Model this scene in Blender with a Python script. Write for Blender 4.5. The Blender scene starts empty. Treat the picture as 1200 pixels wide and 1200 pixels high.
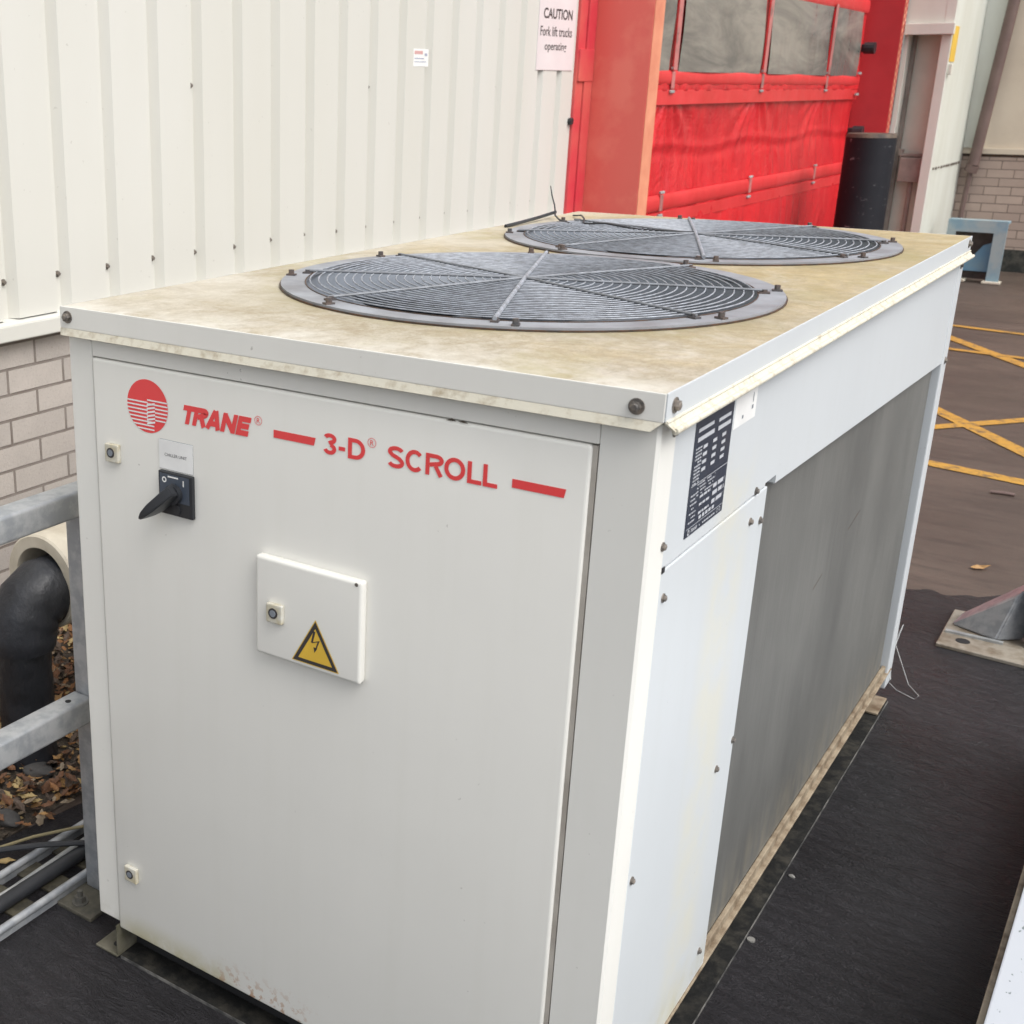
import bpy, bmesh, math, random
from mathutils import Vector, Matrix
random.seed(7)
S = bpy.context.scene
C = S.collection
PI = math.pi
R = math.radians

# ------------------------------------------------------------------ camera, sky, sun, exposure
cam = bpy.data.cameras.new('camera')
camo = bpy.data.objects.new('camera', cam)
C.objects.link(camo)
camo.location = (1.4875, -1.3989, 1.5264)
camo.rotation_euler = (1.2418, -0.0009, 0.6440)
cam.sensor_width = 36
cam.lens = 43.389
cam.shift_x = 0.2269
cam.shift_y = -0.0043
cam.clip_start = 0.05
cam.clip_end = 500
cam.dof.use_dof = True
cam.dof.focus_distance = 2.3
cam.dof.aperture_fstop = 11
S.camera = camo

SUN_EL, SUN_AZ = 54, 100          # azimuth measured from +Y towards +X
w = bpy.data.worlds.new('World')
S.world = w
w.use_nodes = True
nt = w.node_tree
bgn = nt.nodes['Background']
sky = nt.nodes.new('ShaderNodeTexSky')
sky.sky_type = 'NISHITA'
sky.sun_disc = False
sky.sun_elevation = R(SUN_EL)
sky.sun_rotation = R(SUN_AZ)
sky.air_density = 1.0
sky.dust_density = 3.5
hs = nt.nodes.new('ShaderNodeHueSaturation')
hs.inputs['Saturation'].default_value = 0.33
nt.links.new(sky.outputs[0], hs.inputs['Color'])
nt.links.new(hs.outputs[0], bgn.inputs[0])
bgn.inputs[1].default_value = 0.15
sl = bpy.data.lights.new('sun', 'SUN')
sl.energy = 1.25
sl.angle = R(45)
sl.color = (1, .985, .955)
so = bpy.data.objects.new('sun', sl)
C.objects.link(so)
sd = Vector((math.sin(R(SUN_AZ)) * math.cos(R(SUN_EL)), math.cos(R(SUN_AZ)) * math.cos(R(SUN_EL)), math.sin(R(SUN_EL))))
so.rotation_euler = (-sd).to_track_quat('-Z', 'Y').to_euler()
S.view_settings.view_transform = 'Standard'
S.view_settings.look = 'None'
S.view_settings.gamma = 1
S.view_settings.exposure = 0.68

# ------------------------------------------------------------------ object helpers
WO = {}
def thing(name, label, cat, loc=(0, 0, 0), group=None):
    o = bpy.data.objects.new(name, None)
    o.empty_display_size = .1
    C.objects.link(o)
    o.location = loc
    WO[o.name] = Vector(loc)
    o['label'] = label
    o['category'] = cat
    if group: o['group'] = group
    return o

def put(name, me, parent=None):
    o = bpy.data.objects.new(name, me)
    C.objects.link(o)
    if parent is not None:
        o.parent = parent
        o.location = -WO[parent.name]
    WO[o.name] = Vector((0, 0, 0))
    return o

def obj(name, bm, m, parent=None, smooth=False, recalc=True):
    if recalc: bmesh.ops.recalc_face_normals(bm, faces=bm.faces)
    me = bpy.data.meshes.new(name)
    bm.to_mesh(me)
    bm.free()
    if m is not None: me.materials.append(m)
    if smooth:
        for p in me.polygons: p.use_smooth = True
        try: me.set_sharp_from_angle(angle=R(38))
        except Exception: pass
    return put(name, me, parent)

def tag(o, label, cat, group=None):
    o['label'] = label
    o['category'] = cat
    if group: o['group'] = group
    return o

def recentre(o, base):
    base = Vector(base)
    o.data.transform(Matrix.Translation(-base))
    o.location = Vector(o.location) + base
    WO[o.name] = Vector(base)
    return o

def NB(): return bmesh.new()

def box(bm, x0, x1, y0, y1, z0, z1, bev=0, seg=2):
    vs = [bm.verts.new((x, y, z)) for z in (z0, z1) for y in (y0, y1) for x in (x0, x1)]
    fs = [bm.faces.new([vs[i] for i in q]) for q in ((0, 2, 3, 1), (4, 5, 7, 6), (0, 1, 5, 4), (2, 6, 7, 3), (0, 4, 6, 2), (1, 3, 7, 5))]
    if bev:
        es = set(e for f in fs for e in f.edges)
        bmesh.ops.bevel(bm, geom=list(es), offset=bev, segments=seg, affect='EDGES', profile=.6)
    return vs

def BX(*a, **k):
    bm = NB(); box(bm, *a, **k); return bm

def hexa(bm, p):
    vs = [bm.verts.new(q) for q in p]      # bottom 4 (ccw), top 4
    for q in ((0, 3, 2, 1), (4, 5, 6, 7), (0, 1, 5, 4), (1, 2, 6, 5), (2, 3, 7, 6), (3, 0, 4, 7)):
        bm.faces.new([vs[i] for i in q])

def frame_of(d):
    d = d.normalized()
    u = Vector((0, 0, 1)) if abs(d.z) < .9 else Vector((1, 0, 0))
    a = d.cross(u).normalized()
    return a, d.cross(a).normalized()

def cyl(bm, p0, p1, r, n=16, r1=None, caps=True):
    p0, p1 = Vector(p0), Vector(p1)
    r1 = r if r1 is None else r1
    a, b = frame_of(p1 - p0)
    A = [bm.verts.new(p0 + (a * math.cos(2 * PI * i / n) + b * math.sin(2 * PI * i / n)) * r) for i in range(n)]
    B = [bm.verts.new(p1 + (a * math.cos(2 * PI * i / n) + b * math.sin(2 * PI * i / n)) * r1) for i in range(n)]
    for i in range(n): bm.faces.new((A[i], A[(i + 1) % n], B[(i + 1) % n], B[i]))
    if caps: bm.faces.new(A[::-1]); bm.faces.new(B)

def tube(bm, pts, r, n=8, closed=False, rs=None):
    pts = [Vector(p) for p in pts]
    L = len(pts)
    rings = []
    up = None
    for i, p in enumerate(pts):
        if closed: d = pts[(i + 1) % L] - pts[i - 1]
        else: d = pts[min(i + 1, L - 1)] - pts[max(i - 1, 0)]
        d.normalize()
        if up is None: a, b = frame_of(d)
        else:
            a = (up - d * up.dot(d)).normalized(); b = d.cross(a)
        up = a
        rr = rs[i] if rs else r
        rings.append([bm.verts.new(p + (a * math.cos(2 * PI * k / n) + b * math.sin(2 * PI * k / n)) * rr) for k in range(n)])
    for i in range(L if closed else L - 1):
        A, B = rings[i], rings[(i + 1) % L]
        for k in range(n): bm.faces.new((A[k], A[(k + 1) % n], B[(k + 1) % n], B[k]))
    if not closed:
        bm.faces.new(rings[0][::-1]); bm.faces.new(rings[-1])

def annulus(bm, cx, cy, z0, z1, r0, r1, n=72):
    def ring(r, z): return [bm.verts.new((cx + r * math.cos(2 * PI * i / n), cy + r * math.sin(2 * PI * i / n), z)) for i in range(n)]
    a, b, c, d = ring(r0, z0), ring(r1, z0), ring(r1, z1), ring(r0, z1)
    for P, Q in ((a, b), (b, c), (c, d), (d, a)):
        for i in range(n): bm.faces.new((P[i], P[(i + 1) % n], Q[(i + 1) % n], Q[i]))

def hexbolt(bm, p, d, r=.008, h=.006, washer=True):
    p, d = Vector(p), Vector(d).normalized()
    if washer: cyl(bm, p, p + d * .0015, r * 1.5, 16)
    cyl(bm, p + d * .001, p + d * (.0015 + h), r, 6)
    cyl(bm, p + d * (.0015 + h), p + d * (.002 + h * 1.15), r * .8, 12, r * .5)

# ------------------------------------------------------------------ material helpers
def newmat(name):
    m = bpy.data.materials.new(name)
    m.use_nodes = True
    return m, m.node_tree, m.node_tree.nodes['Principled BSDF']

def nn(t, kind, **k):
    n = t.nodes.new(kind)
    for a, b in k.items(): setattr(n, a, b)
    return n

def noise(t, scale, detail=4, rough=.55, vec=None, dist=0):
    n = nn(t, 'ShaderNodeTexNoise')
    n.inputs['Scale'].default_value = scale
    n.inputs['Detail'].default_value = detail
    n.inputs['Roughness'].default_value = rough
    n.inputs['Distortion'].default_value = dist
    if vec is not None: t.links.new(vec, n.inputs['Vector'])
    return n.outputs[0]

def ramp(t, src, stops, interp='LINEAR'):
    n = nn(t, 'ShaderNodeValToRGB')
    n.color_ramp.interpolation = interp
    e = n.color_ramp.elements
    while len(e) < len(stops): e.new(.5)
    for i, (p, c) in enumerate(stops):
        e[i].position = p
        e[i].color = (c, c, c, 1) if isinstance(c, (int, float)) else (*c, 1)
    t.links.new(src, n.inputs[0])
    return n.outputs[0]

def mix(t, fac, a, b, mode='MIX'):
    n = nn(t, 'ShaderNodeMix', data_type='RGBA', blend_type=mode)
    for s, v in ((n.inputs[0], fac), (n.inputs[6], a), (n.inputs[7], b)):
        if isinstance(v, (int, float)): s.default_value = v
        elif isinstance(v, tuple): s.default_value = (*v, 1)
        else: t.links.new(v, s)
    return n.outputs[2]

def math_(t, op, a, b=0.0):
    n = nn(t, 'ShaderNodeMath', operation=op)
    for s, v in ((n.inputs[0], a), (n.inputs[1], b)):
        if isinstance(v, (int, float)): s.default_value = v
        else: t.links.new(v, s)
    return n.outputs[0]

def coords(t, scale=(1, 1, 1), loc=(0, 0, 0), rot=(0, 0, 0)):
    tc = nn(t, 'ShaderNodeTexCoord')
    mp = nn(t, 'ShaderNodeMapping')
    mp.inputs['Scale'].default_value = scale
    mp.inputs['Location'].default_value = loc
    mp.inputs['Rotation'].default_value = rot
    t.links.new(tc.outputs['Object'], mp.inputs[0])
    return mp.outputs[0]

def bump(t, b, h, strength=.3, dist=.01):
    n = nn(t, 'ShaderNodeBump')
    n.inputs['Strength'].default_value = strength
    n.inputs['Distance'].default_value = dist
    t.links.new(h, n.inputs['Height'])
    t.links.new(n.outputs[0], b.inputs['Normal'])

def mat(name, c, rough=.5, metal=0, c2=None, sc=8, lo=.35, hi=.65, bm_=0, bsc=60, bd=.003, spec=.5, stretch=(1, 1, 1), rvar=.08):
    m, t, b = newmat(name)
    v = coords(t, stretch)
    n1 = noise(t, sc, 5, .6, v)
    if c2 is None: c2 = tuple(x * .86 for x in c)
    t.links.new(mix(t, ramp(t, n1, [(lo, 0), (hi, 1)]), c, c2), b.inputs['Base Color'])
    n2 = noise(t, sc * 3.1, 4, .6, v)
    t.links.new(ramp(t, n2, [(.3, max(rough - rvar, 0)), (.7, min(rough + rvar, 1))]), b.inputs['Roughness'])
    b.inputs['Metallic'].default_value = metal
    b.inputs['Specular IOR Level'].default_value = spec
    if bm_: bump(t, b, noise(t, bsc, 5, .6, v), bm_, bd)
    return m

M = {}
def paint(name, c, stain=None, rough=.42, specks=True, spot=(.22, .2, .17)):
    """powder-coated sheet: faint mottling, tiny specks, optional edge stain given by a height band"""
    m, t, b = newmat(name)
    v = coords(t)
    base = mix(t, ramp(t, noise(t, 2.2, 4, .6, v), [(.3, 0), (.7, 1)]), c, tuple(x * .955 for x in c))
    stv = coords(t, (14, 14, .9))
    base = mix(t, ramp(t, noise(t, 2, 4, .6, stv), [(.5, 0), (.8, .12)]), base, tuple(x * .8 for x in (c[0], c[1], c[2] * .92)))
    if specks:
        s = ramp(t, noise(t, 95, 2, .5, v), [(.735, 0), (.76, 1)])
        s2 = ramp(t, noise(t, 6, 2, .5, v), [(.5, 0), (.65, 1)])
        base = mix(t, math_(t, 'MULTIPLY', math_(t, 'MULTIPLY', s, s2), .55), base, spot)
    if stain is not None:
        sep = nn(t, 'ShaderNodeSeparateXYZ')
        t.links.new(v, sep.inputs[0])
        for (ax, a0, a1, z0, z1, col, amt, nsc, lo, hi) in stain:
            mr = nn(t, 'ShaderNodeMapRange'); mr.interpolation_type = 'SMOOTHSTEP'
            mr.inputs['From Min'].default_value = z1; mr.inputs['From Max'].default_value = z0
            t.links.new(sep.outputs[2], mr.inputs[0])
            k = mr.outputs[0]
            for (f0, f1) in ((a0 - .04, a0 + .04), (a1 + .04, a1 - .04)):
                q = nn(t, 'ShaderNodeMapRange'); q.interpolation_type = 'SMOOTHSTEP'
                q.inputs['From Min'].default_value = f0; q.inputs['From Max'].default_value = f1
                t.links.new(sep.outputs[ax], q.inputs[0])
                k = math_(t, 'MULTIPLY', k, q.outputs[0])
            k = math_(t, 'MULTIPLY', k, ramp(t, noise(t, nsc, 5, .65, v), [(lo, 0), (hi, 1)]))
            base = mix(t, math_(t, 'MULTIPLY', k, amt), base, col)
    t.links.new(base, b.inputs['Base Color'])
    b.inputs['Roughness'].default_value = rough
    bump(t, b, math_(t, 'ADD', math_(t, 'MULTIPLY', noise(t, 260, 2, .5, v), .1), math_(t, 'MULTIPLY', noise(t, 1.9, 2, .5, v), 6)), .12, .002)
    return m

WHITE = (.765, .755, .705)
M['door'] = paint('door_paint', WHITE, [
    (0, .07, .33, -.01, .06, (.50, .46, .26), .85, 14, .3, .55),
    (0, .30, .50, -.02, .07, (.42, .2, .07), .9, 60, .52, .58)])
M['paint'] = paint('unit_paint', WHITE, [(0, -.1, 1.2, -.01, .07, (.35, .34, .24), .55, 20, .42, .7)])
M['side'] = paint('side_paint_sky_tint', (.575, .605, .62), [  # same white unit paint, with the cool light on this side in the colour
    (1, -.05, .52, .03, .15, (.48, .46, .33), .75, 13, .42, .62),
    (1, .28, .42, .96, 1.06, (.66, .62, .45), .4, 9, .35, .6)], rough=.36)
M['cream'] = mat('cream_lip', (.60, .57, .47), .5, c2=(.34, .28, .19), sc=60, lo=.5, hi=.78, bm_=.3, bsc=160, bd=.002)
M['redp'] = mat('logo_red', (.80, .06, .065), .45, c2=(.76, .065, .065))
M['black'] = mat('black_plastic', (.022, .024, .028), .38)
M['navy'] = mat('dark_blue_plastic', (.06, .075, .1), .4)
M['whitep'] = mat('label_white', (.84, .84, .82), .4)
M['grey'] = mat('galvanised', (.34, .36, .385), .5, .55, c2=(.46, .475, .49), sc=26, lo=.42, hi=.58, bm_=.12, bsc=120, bd=.001)
M['galvdull'] = mat('dull_galvanised', (.3, .31, .31), .6, .35, c2=(.45, .46, .45), sc=18, lo=.4, hi=.62, bm_=.2, bsc=140, bd=.001)
M['bolt'] = mat('bolt_steel', (.12, .115, .11), .5, .6, c2=(.3, .26, .22), sc=90)
M['darkbolt'] = mat('dark_bolt', (.035, .032, .03), .55, .2, c2=(.12, .06, .03), sc=60)
M['wire'] = mat('guard_wire', (.36, .385, .43), .55, .1, c2=(.2, .21, .225), sc=50)
M['spoke'] = mat('guard_spoke_steel', (.27, .285, .31), .5, .2, c2=(.17, .175, .185), sc=30)
M['clamp'] = mat('grille_clamp', (.075, .075, .08), .5, .2, c2=(.13, .09, .07), sc=50)
M['ring'] = mat('guard_ring', (.31, .325, .35), .6, .1, c2=(.2, .2, .21), sc=8, bm_=.1, bsc=50)
M['shroud'] = mat('shroud', (.24, .265, .30), .5, .2, c2=(.2, .22, .25), sc=6)
M['blade'] = mat('fan_blade', (.06, .068, .08), .6, .1, c2=(.10, .108, .12), sc=9)
M['dark'] = mat('interior_shade', (.015, .015, .016), .8)  # near-black colour carries the shade of casing, channel, gaps and holes
M['rail'] = mat('base_rail', (.29, .235, .165), .6, c2=(.12, .08, .045), sc=22, lo=.42, hi=.68, bm_=.2)
M['yellow'] = mat('warning_yellow', (.78, .5, .06), .45)
M['ink'] = mat('black_print', (.045, .04, .04), .5)
M['lock'] = mat('lock_plastic', (.6, .59, .53), .45, c2=(.48, .43, .3), sc=60)
M['rubber'] = mat('black_rubber', (.016, .017, .02), .52, c2=(.028, .03, .034), sc=7, bm_=.15, bsc=40)
M['chain'] = M['galvdull']

def m_lid():
    m, t, b = newmat('lid_weathered')
    v = coords(t)
    sep = nn(t, 'ShaderNodeSeparateXYZ'); t.links.new(v, sep.inputs[0])
    big = ramp(t, noise(t, 3.2, 6, .68, v, .5), [(.34, 0), (.66, 1)])
    fine = ramp(t, noise(t, 42, 7, .72, v), [(.36, 0), (.66, 1)])
    med = ramp(t, noise(t, 11, 6, .7, v, .5), [(.38, 0), (.68, 1)])
    g = ramp(t, sep.outputs[1], [(0, 0), (1, 1)])
    cream = mix(t, med, (.52, .48, .40), (.36, .305, .215))
    ochre = mix(t, med, (.50, .405, .225), (.38, .285, .13))
    yk = math_(t, 'MULTIPLY', math_(t, 'ADD', math_(t, 'MULTIPLY', sep.outputs[1], .5), math_(t, 'MULTIPLY', sep.outputs[0], .25)), .75)
    n = math_(t, 'ADD', yk, math_(t, 'MULTIPLY', math_(t, 'SUBTRACT', big, .5), .5))
    c = mix(t, ramp(t, n, [(.12, 0), (.75, 1)]), cream, ochre)
    c = mix(t, math_(t, 'MULTIPLY', fine, .6), c, (.27, .22, .14))
    sp = ramp(t, noise(t, 210, 5, .8, v), [(.52, 0), (.66, 1)])
    c = mix(t, math_(t, 'MULTIPLY', sp, .45), c, (.16, .13, .09))
    gr = ramp(t, noise(t, 75, 6, .8, coords(t, (1, .45, 1), (0, 0, 0), (0, 0, .5)), 1.0), [(.5, 0), (.66, 1)])
    c = mix(t, math_(t, 'MULTIPLY', math_(t, 'MULTIPLY', gr, ramp(t, noise(t, 4.5, 5, .6, v), [(.4, .1), (.6, 1)])), .6), c, (.24, .195, .12))
    pale = ramp(t, noise(t, 8, 6, .75, coords(t, (1, 1, 1), (3, 1, 0)), .6), [(.56, 0), (.7, 1)])
    c = mix(t, math_(t, 'MULTIPLY', pale, .45), c, (.60, .57, .50))
    for fy in (.6418, 1.5257):
        vd = nn(t, 'ShaderNodeVectorMath', operation='DISTANCE')
        t.links.new(v, vd.inputs[0]); vd.inputs[1].default_value = (.5047, fy, 1.187)
        halo = ramp(t, vd.outputs['Value'], [(.43, 1), (.50, .35), (.60, 0)])
        hn = ramp(t, noise(t, 6, 6, .7, v, .6), [(.38, 0), (.58, 1)])
        c = mix(t, math_(t, 'MULTIPLY', math_(t, 'MULTIPLY', halo, hn), .75), c, (.25, .205, .10))
    edge = ramp(t, sep.outputs[1], [(0, 1), (.10, 0)])
    c = mix(t, math_(t, 'MULTIPLY', math_(t, 'MULTIPLY', edge, ramp(t, noise(t, 9, 6, .7, v, .4), [(.4, 0), (.6, 1)])), .7), c, (.64, .62, .56))
    left = ramp(t, sep.outputs[0], [(0, 1), (.34, 0)])
    c = mix(t, math_(t, 'MULTIPLY', math_(t, 'MULTIPLY', left, ramp(t, noise(t, 4, 6, .7, v, .4), [(.36, 0), (.6, 1)])), .6), c, (.55, .52, .45))
    green = ramp(t, noise(t, 5, 5, .65, v, .5), [(.52, 0), (.68, 1)])
    c = mix(t, math_(t, 'MULTIPLY', green, .42), c, (.33, .29, .13))
    t.links.new(c, b.inputs['Base Color'])
    t.links.new(ramp(t, med, [(0, .5), (1, .75)]), b.inputs['Roughness'])
    bump(t, b, noise(t, 120, 6, .7, v), .35, .0025)
    return m
M['lid'] = m_lid()

def m_coil():
    m, t, b = newmat('coil_fins')
    v = coords(t, (1, 60, 1.3))
    st = noise(t, 3, 5, .65, v)
    big = noise(t, 2.4, 4, .6, coords(t, (1, 1.4, .6)))
    c = mix(t, ramp(t, big, [(.35, 0), (.65, 1)]), (.125, .126, .12), (.20, .20, .188))
    c = mix(t, ramp(t, st, [(.45, 0), (.75, .45)]), c, (.085, .084, .078))
    w2 = nn(t, 'ShaderNodeTexWave', wave_type='BANDS', bands_direction='Y')
    w2.inputs['Scale'].default_value = 130
    w2.inputs['Distortion'].default_value = .4
    t.links.new(coords(t), w2.inputs['Vector'])
    c = mix(t, math_(t, 'MULTIPLY', w2.outputs[1], .25), c, (.07, .07, .065))
    # cream residue along the lower edge
    sep = nn(t, 'ShaderNodeSeparateXYZ'); t.links.new(coords(t), sep.inputs[0])
    k = ramp(t, sep.outputs[2], [(.07, 1), (.2, 0)])
    k = math_(t, 'MULTIPLY', k, ramp(t, noise(t, 10, 5, .6, coords(t, (1, 3, 1))), [(.4, 0), (.7, 1)]))
    c = mix(t, math_(t, 'MULTIPLY', k, .45), c, (.32, .28, .2))
    t.links.new(c, b.inputs['Base Color'])
    b.inputs['Roughness'].default_value = .55
    b.inputs['Metallic'].default_value = .25
    bump(t, b, w2.outputs[1], .3, .002)
    return m
M['coil'] = m_coil()

def m_brick(name, horiz, c1, c2, mort, off, course=.075, length=.2167, msize=.0045, bstr=.8):
    m, t, b = newmat(name)
    tc = nn(t, 'ShaderNodeTexCoord'); sp = nn(t, 'ShaderNodeSeparateXYZ'); cb = nn(t, 'ShaderNodeCombineXYZ')
    t.links.new(tc.outputs['Object'], sp.inputs[0])
    t.links.new(math_(t, 'ADD', sp.outputs[horiz], -off[0]), cb.inputs[0])
    t.links.new(math_(t, 'ADD', sp.outputs[2], -off[1]), cb.inputs[1])
    br = nn(t, 'ShaderNodeTexBrick')
    t.links.new(cb.outputs[0], br.inputs['Vector'])
    br.inputs['Scale'].default_value = 1
    br.inputs['Brick Width'].default_value = length
    br.inputs['Row Height'].default_value = course
    br.inputs['Mortar Size'].default_value = msize
    br.inputs['Mortar Smooth'].default_value = .25
    br.inputs['Bias'].default_value = -.1
    br.inputs['Color1'].default_value = (*c1, 1); br.inputs['Color2'].default_value = (*c2, 1)
    br.inputs['Mortar'].default_value = (*mort, 1)
    v = tc.outputs['Object']
    c = mix(t, ramp(t, noise(t, 7, 5, .65, v), [(.35, 0), (.7, .5)]), br.outputs['Color'], tuple(x * .72 for x in c1))
    c = mix(t, ramp(t, noise(t, 150, 3, .7, v), [(.55, 0), (.75, .5)]), c, tuple(x * .45 for x in c1))
    t.links.new(c, b.inputs['Base Color'])
    b.inputs['Roughness'].default_value = .88
    h = math_(t, 'ADD', math_(t, 'MULTIPLY', math_(t, 'SUBTRACT', 1, br.outputs['Fac']), 1), math_(t, 'MULTIPLY', noise(t, 110, 4, .7, v), .22))
    bump(t, b, h, bstr, .008)
    return m

def m_curtain():
    m, t, b = newmat('red_curtain')
    v = coords(t, (1, 1, .16))
    fold = noise(t, 3.6, 3, .5, coords(t, (1, 1, .3)), .9)
    c = mix(t, ramp(t, noise(t, 1.8, 4, .6, coords(t)), [(.35, 0), (.7, 1)]), (.66, .022, .028), (.54, .02, .028))
    c = mix(t, ramp(t, noise(t, 9, 5, .65, v, 1.2), [(.58, 0), (.8, .4)]), c, (.72, .16, .14))
    t.links.new(c, b.inputs['Base Color'])
    b.inputs['Roughness'].default_value = .25
    bump(t, b, math_(t, 'ADD', fold, math_(t, 'MULTIPLY', noise(t, 9, 5, .7, coords(t, (1, .8, .5), (0, 0, 0), (.5, 0, 0)), 1.5), .35)), .6, .07)
    return m
M['curtain'] = m_curtain()
M['redbar'] = mat('red_hem', (.66, .04, .045), .4, c2=(.56, .03, .03), sc=3)
M['redframe'] = mat('faded_red_paint', (.66, .125, .10), .38, c2=(.70, .17, .13), sc=2.6, lo=.5, hi=.6)
M['redflange'] = mat('red_flange_paint', (.56, .04, .06), .38, c2=(.6, .13, .1), sc=2.2)
M['reddeep'] = mat('deep_red_paint', (.52, .035, .042), .45, c2=(.44, .03, .036), sc=3)
M['orange'] = mat('sun_bleached_edge', (.72, .30, .18), .5, c2=(.6, .2, .12), sc=5)

def m_vinyl():
    m, t, b = newmat('clouded_vinyl')
    v = coords(t, (1, .8, 1.6))
    n = noise(t, 1.7, 6, .65, coords(t, (1, .5, 2.6)), .8)
    sep = nn(t, 'ShaderNodeSeparateXYZ'); t.links.new(coords(t), sep.inputs[0])
    c = mix(t, ramp(t, n, [(.38, 0), (.62, 1)]), (.27, .255, .22), (.12, .12, .11))
    t.links.new(c, b.inputs['Base Color'])
    b.inputs['Roughness'].default_value = .22
    bump(t, b, noise(t, 3, 3, .5, coords(t, (1, 1, .5))), .4, .05)
    return m
M['vinyl'] = m_vinyl()
M['strap'] = mat('pink_strap', (.50, .17, .16), .35, c2=(.26, .13, .12), sc=9, lo=.45, hi=.6)

def m_clad():
    m, t, b = newmat('cream_cladding')
    v = coords(t)
    c = mix(t, ramp(t, noise(t, 1.2, 4, .6, coords(t, (1, 1, .25))), [(.3, 0), (.7, 1)]), (.60, .592, .55), (.56, .55, .495))
    s = ramp(t, noise(t, 70, 2, .5, v), [(.74, 0), (.77, 1)])
    c = mix(t, math_(t, 'MULTIPLY', s, .35), c, (.3, .28, .24))
    t.links.new(c, b.inputs['Base Color'])
    b.inputs['Roughness'].default_value = .45
    return m
M['clad'] = m_clad()
M['farwhite'] = mat('far_white_paint', (.68, .70, .64), .5, c2=(.60, .61, .54), sc=2.5, stretch=(1, 1, .3))
M['farbeige'] = mat('far_beige_panel', (.62, .54, .43), .6, c2=(.55, .47, .37), sc=2)
M['recess'] = mat('recess_panel', (.66, .66, .58), .6, c2=(.57, .565, .49), sc=3)
M['brown'] = mat('brown_pipe', (.17, .115, .10), .5, c2=(.13, .085, .075), sc=5)
M['utility'] = mat('utility_grey', (.27, .23, .2), .6, c2=(.19, .16, .14), sc=9)
M['shade_back'] = mat('shade_backing', (.06, .05, .045), .8, c2=(.11, .09, .08), sc=10)
M['utility2'] = mat('door_seal', (.46, .43, .38), .6, c2=(.33, .3, .26), sc=9)
M['edgegrey'] = mat('worn_edge', (.05, .05, .048), .6, c2=(.19, .185, .17), sc=24, lo=.42, hi=.62)
M['footm'] = mat('grimy_foot', (.14, .13, .10), .6, c2=(.08, .075, .05), sc=30)
M['sump'] = mat('shaded_grimy_flange', (.010, .010, .0095), .75, c2=(.04, .037, .03), sc=28, lo=.45, hi=.7, bm_=.5, bsc=70, bd=.006, spec=.25)  # grime plus the shade under the unit, both in the near-black colour
M['sumpd'] = mat('dull_disc', (.2, .195, .18), .6)
M['post'] = paint('post_paint', (.75, .742, .695))
M['blue'] = mat('faded_blue_steel', (.21, .33, .40), .55, c2=(.32, .39, .40), sc=6, lo=.4, hi=.6)
M['bluedeep'] = mat('blue_steel', (.12, .28, .43), .55, c2=(.19, .33, .42), sc=6)

def m_pad():
    m, t, b = newmat('wet_bitumen')
    v = coords(t)
    c = mix(t, ramp(t, noise(t, 2.2, 5, .6, v), [(.35, 0), (.68, 1)]), (.0075, .007, .0085), (.023, .021, .0245))
    sp = ramp(t, noise(t, 200, 4, .75, v), [(.5, 0), (.68, 1)])
    sw = ramp(t, noise(t, 26, 6, .75, coords(t, (1, 1.5, 1)), 1.5), [(.42, 0), (.66, 1)])
    c = mix(t, math_(t, 'MULTIPLY', sw, .35), c, (.045, .042, .048))
    c = mix(t, math_(t, 'MULTIPLY', sp, .5), c, (.085, .08, .088))
    t.links.new(c, b.inputs['Base Color'])
    t.links.new(ramp(t, noise(t, 3, 5, .6, v), [(.35, .27), (.7, .55)]), b.inputs['Roughness'])
    h = math_(t, 'ADD', math_(t, 'MULTIPLY', noise(t, 150, 5, .75, v), .9), math_(t, 'MULTIPLY', noise(t, 16, 6, .7, coords(t, (1, 2.2, 1), (0, 0, 0), (0, 0, .4)), 1.2), 3.0))
    b.inputs['Specular IOR Level'].default_value = .5
    bump(t, b, h, .9, .014)
    return m
M['pad'] = m_pad()
def m_asph():
    m, t, b = newmat('damp_asphalt')
    v = coords(t)
    c = mix(t, ramp(t, noise(t, 1.3, 6, .65, coords(t, (.6, 1.4, 1))), [(.35, 0), (.68, 1)]), (.062, .044, .034), (.105, .077, .060))
    c = mix(t, ramp(t, noise(t, 160, 4, .7, v), [(.5, 0), (.75, .5)]), c, (.035, .028, .025))
    c = mix(t, ramp(t, noise(t, 7, 7, .75, coords(t, (.4, 2.8, 1), (0, 0, 0), (0, 0, .15))), [(.5, 0), (.66, .65)]), c, (.036, .026, .021))
    t.links.new(c, b.inputs['Base Color'])
    t.links.new(ramp(t, noise(t, 2.5, 4, .6, v), [(.35, .45), (.7, .75)]), b.inputs['Roughness'])
    bump(t, b, noise(t, 130, 5, .7, v), .5, .006)
    return m
M['asph'] = m_asph()
def m_line():
    m, t, b = newmat('yellow_road_paint')
    v = coords(t)
    wear = ramp(t, noise(t, 17, 8, .85, v, .4), [(.49, 0), (.62, 1)])
    c = mix(t, wear, (.46, .25, .035), (.12, .08, .045))
    t.links.new(c, b.inputs['Base Color'])
    b.inputs['Roughness'].default_value = .6
    bump(t, b, noise(t, 120, 4, .7, v), .3, .004)
    return m
M['line'] = m_line()
M['gravel'] = mat('dark_soil_gravel', (.035, .028, .022), .8, c2=(.11, .085, .06), sc=45, bm_=.9, bsc=60, bd=.02)

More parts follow.
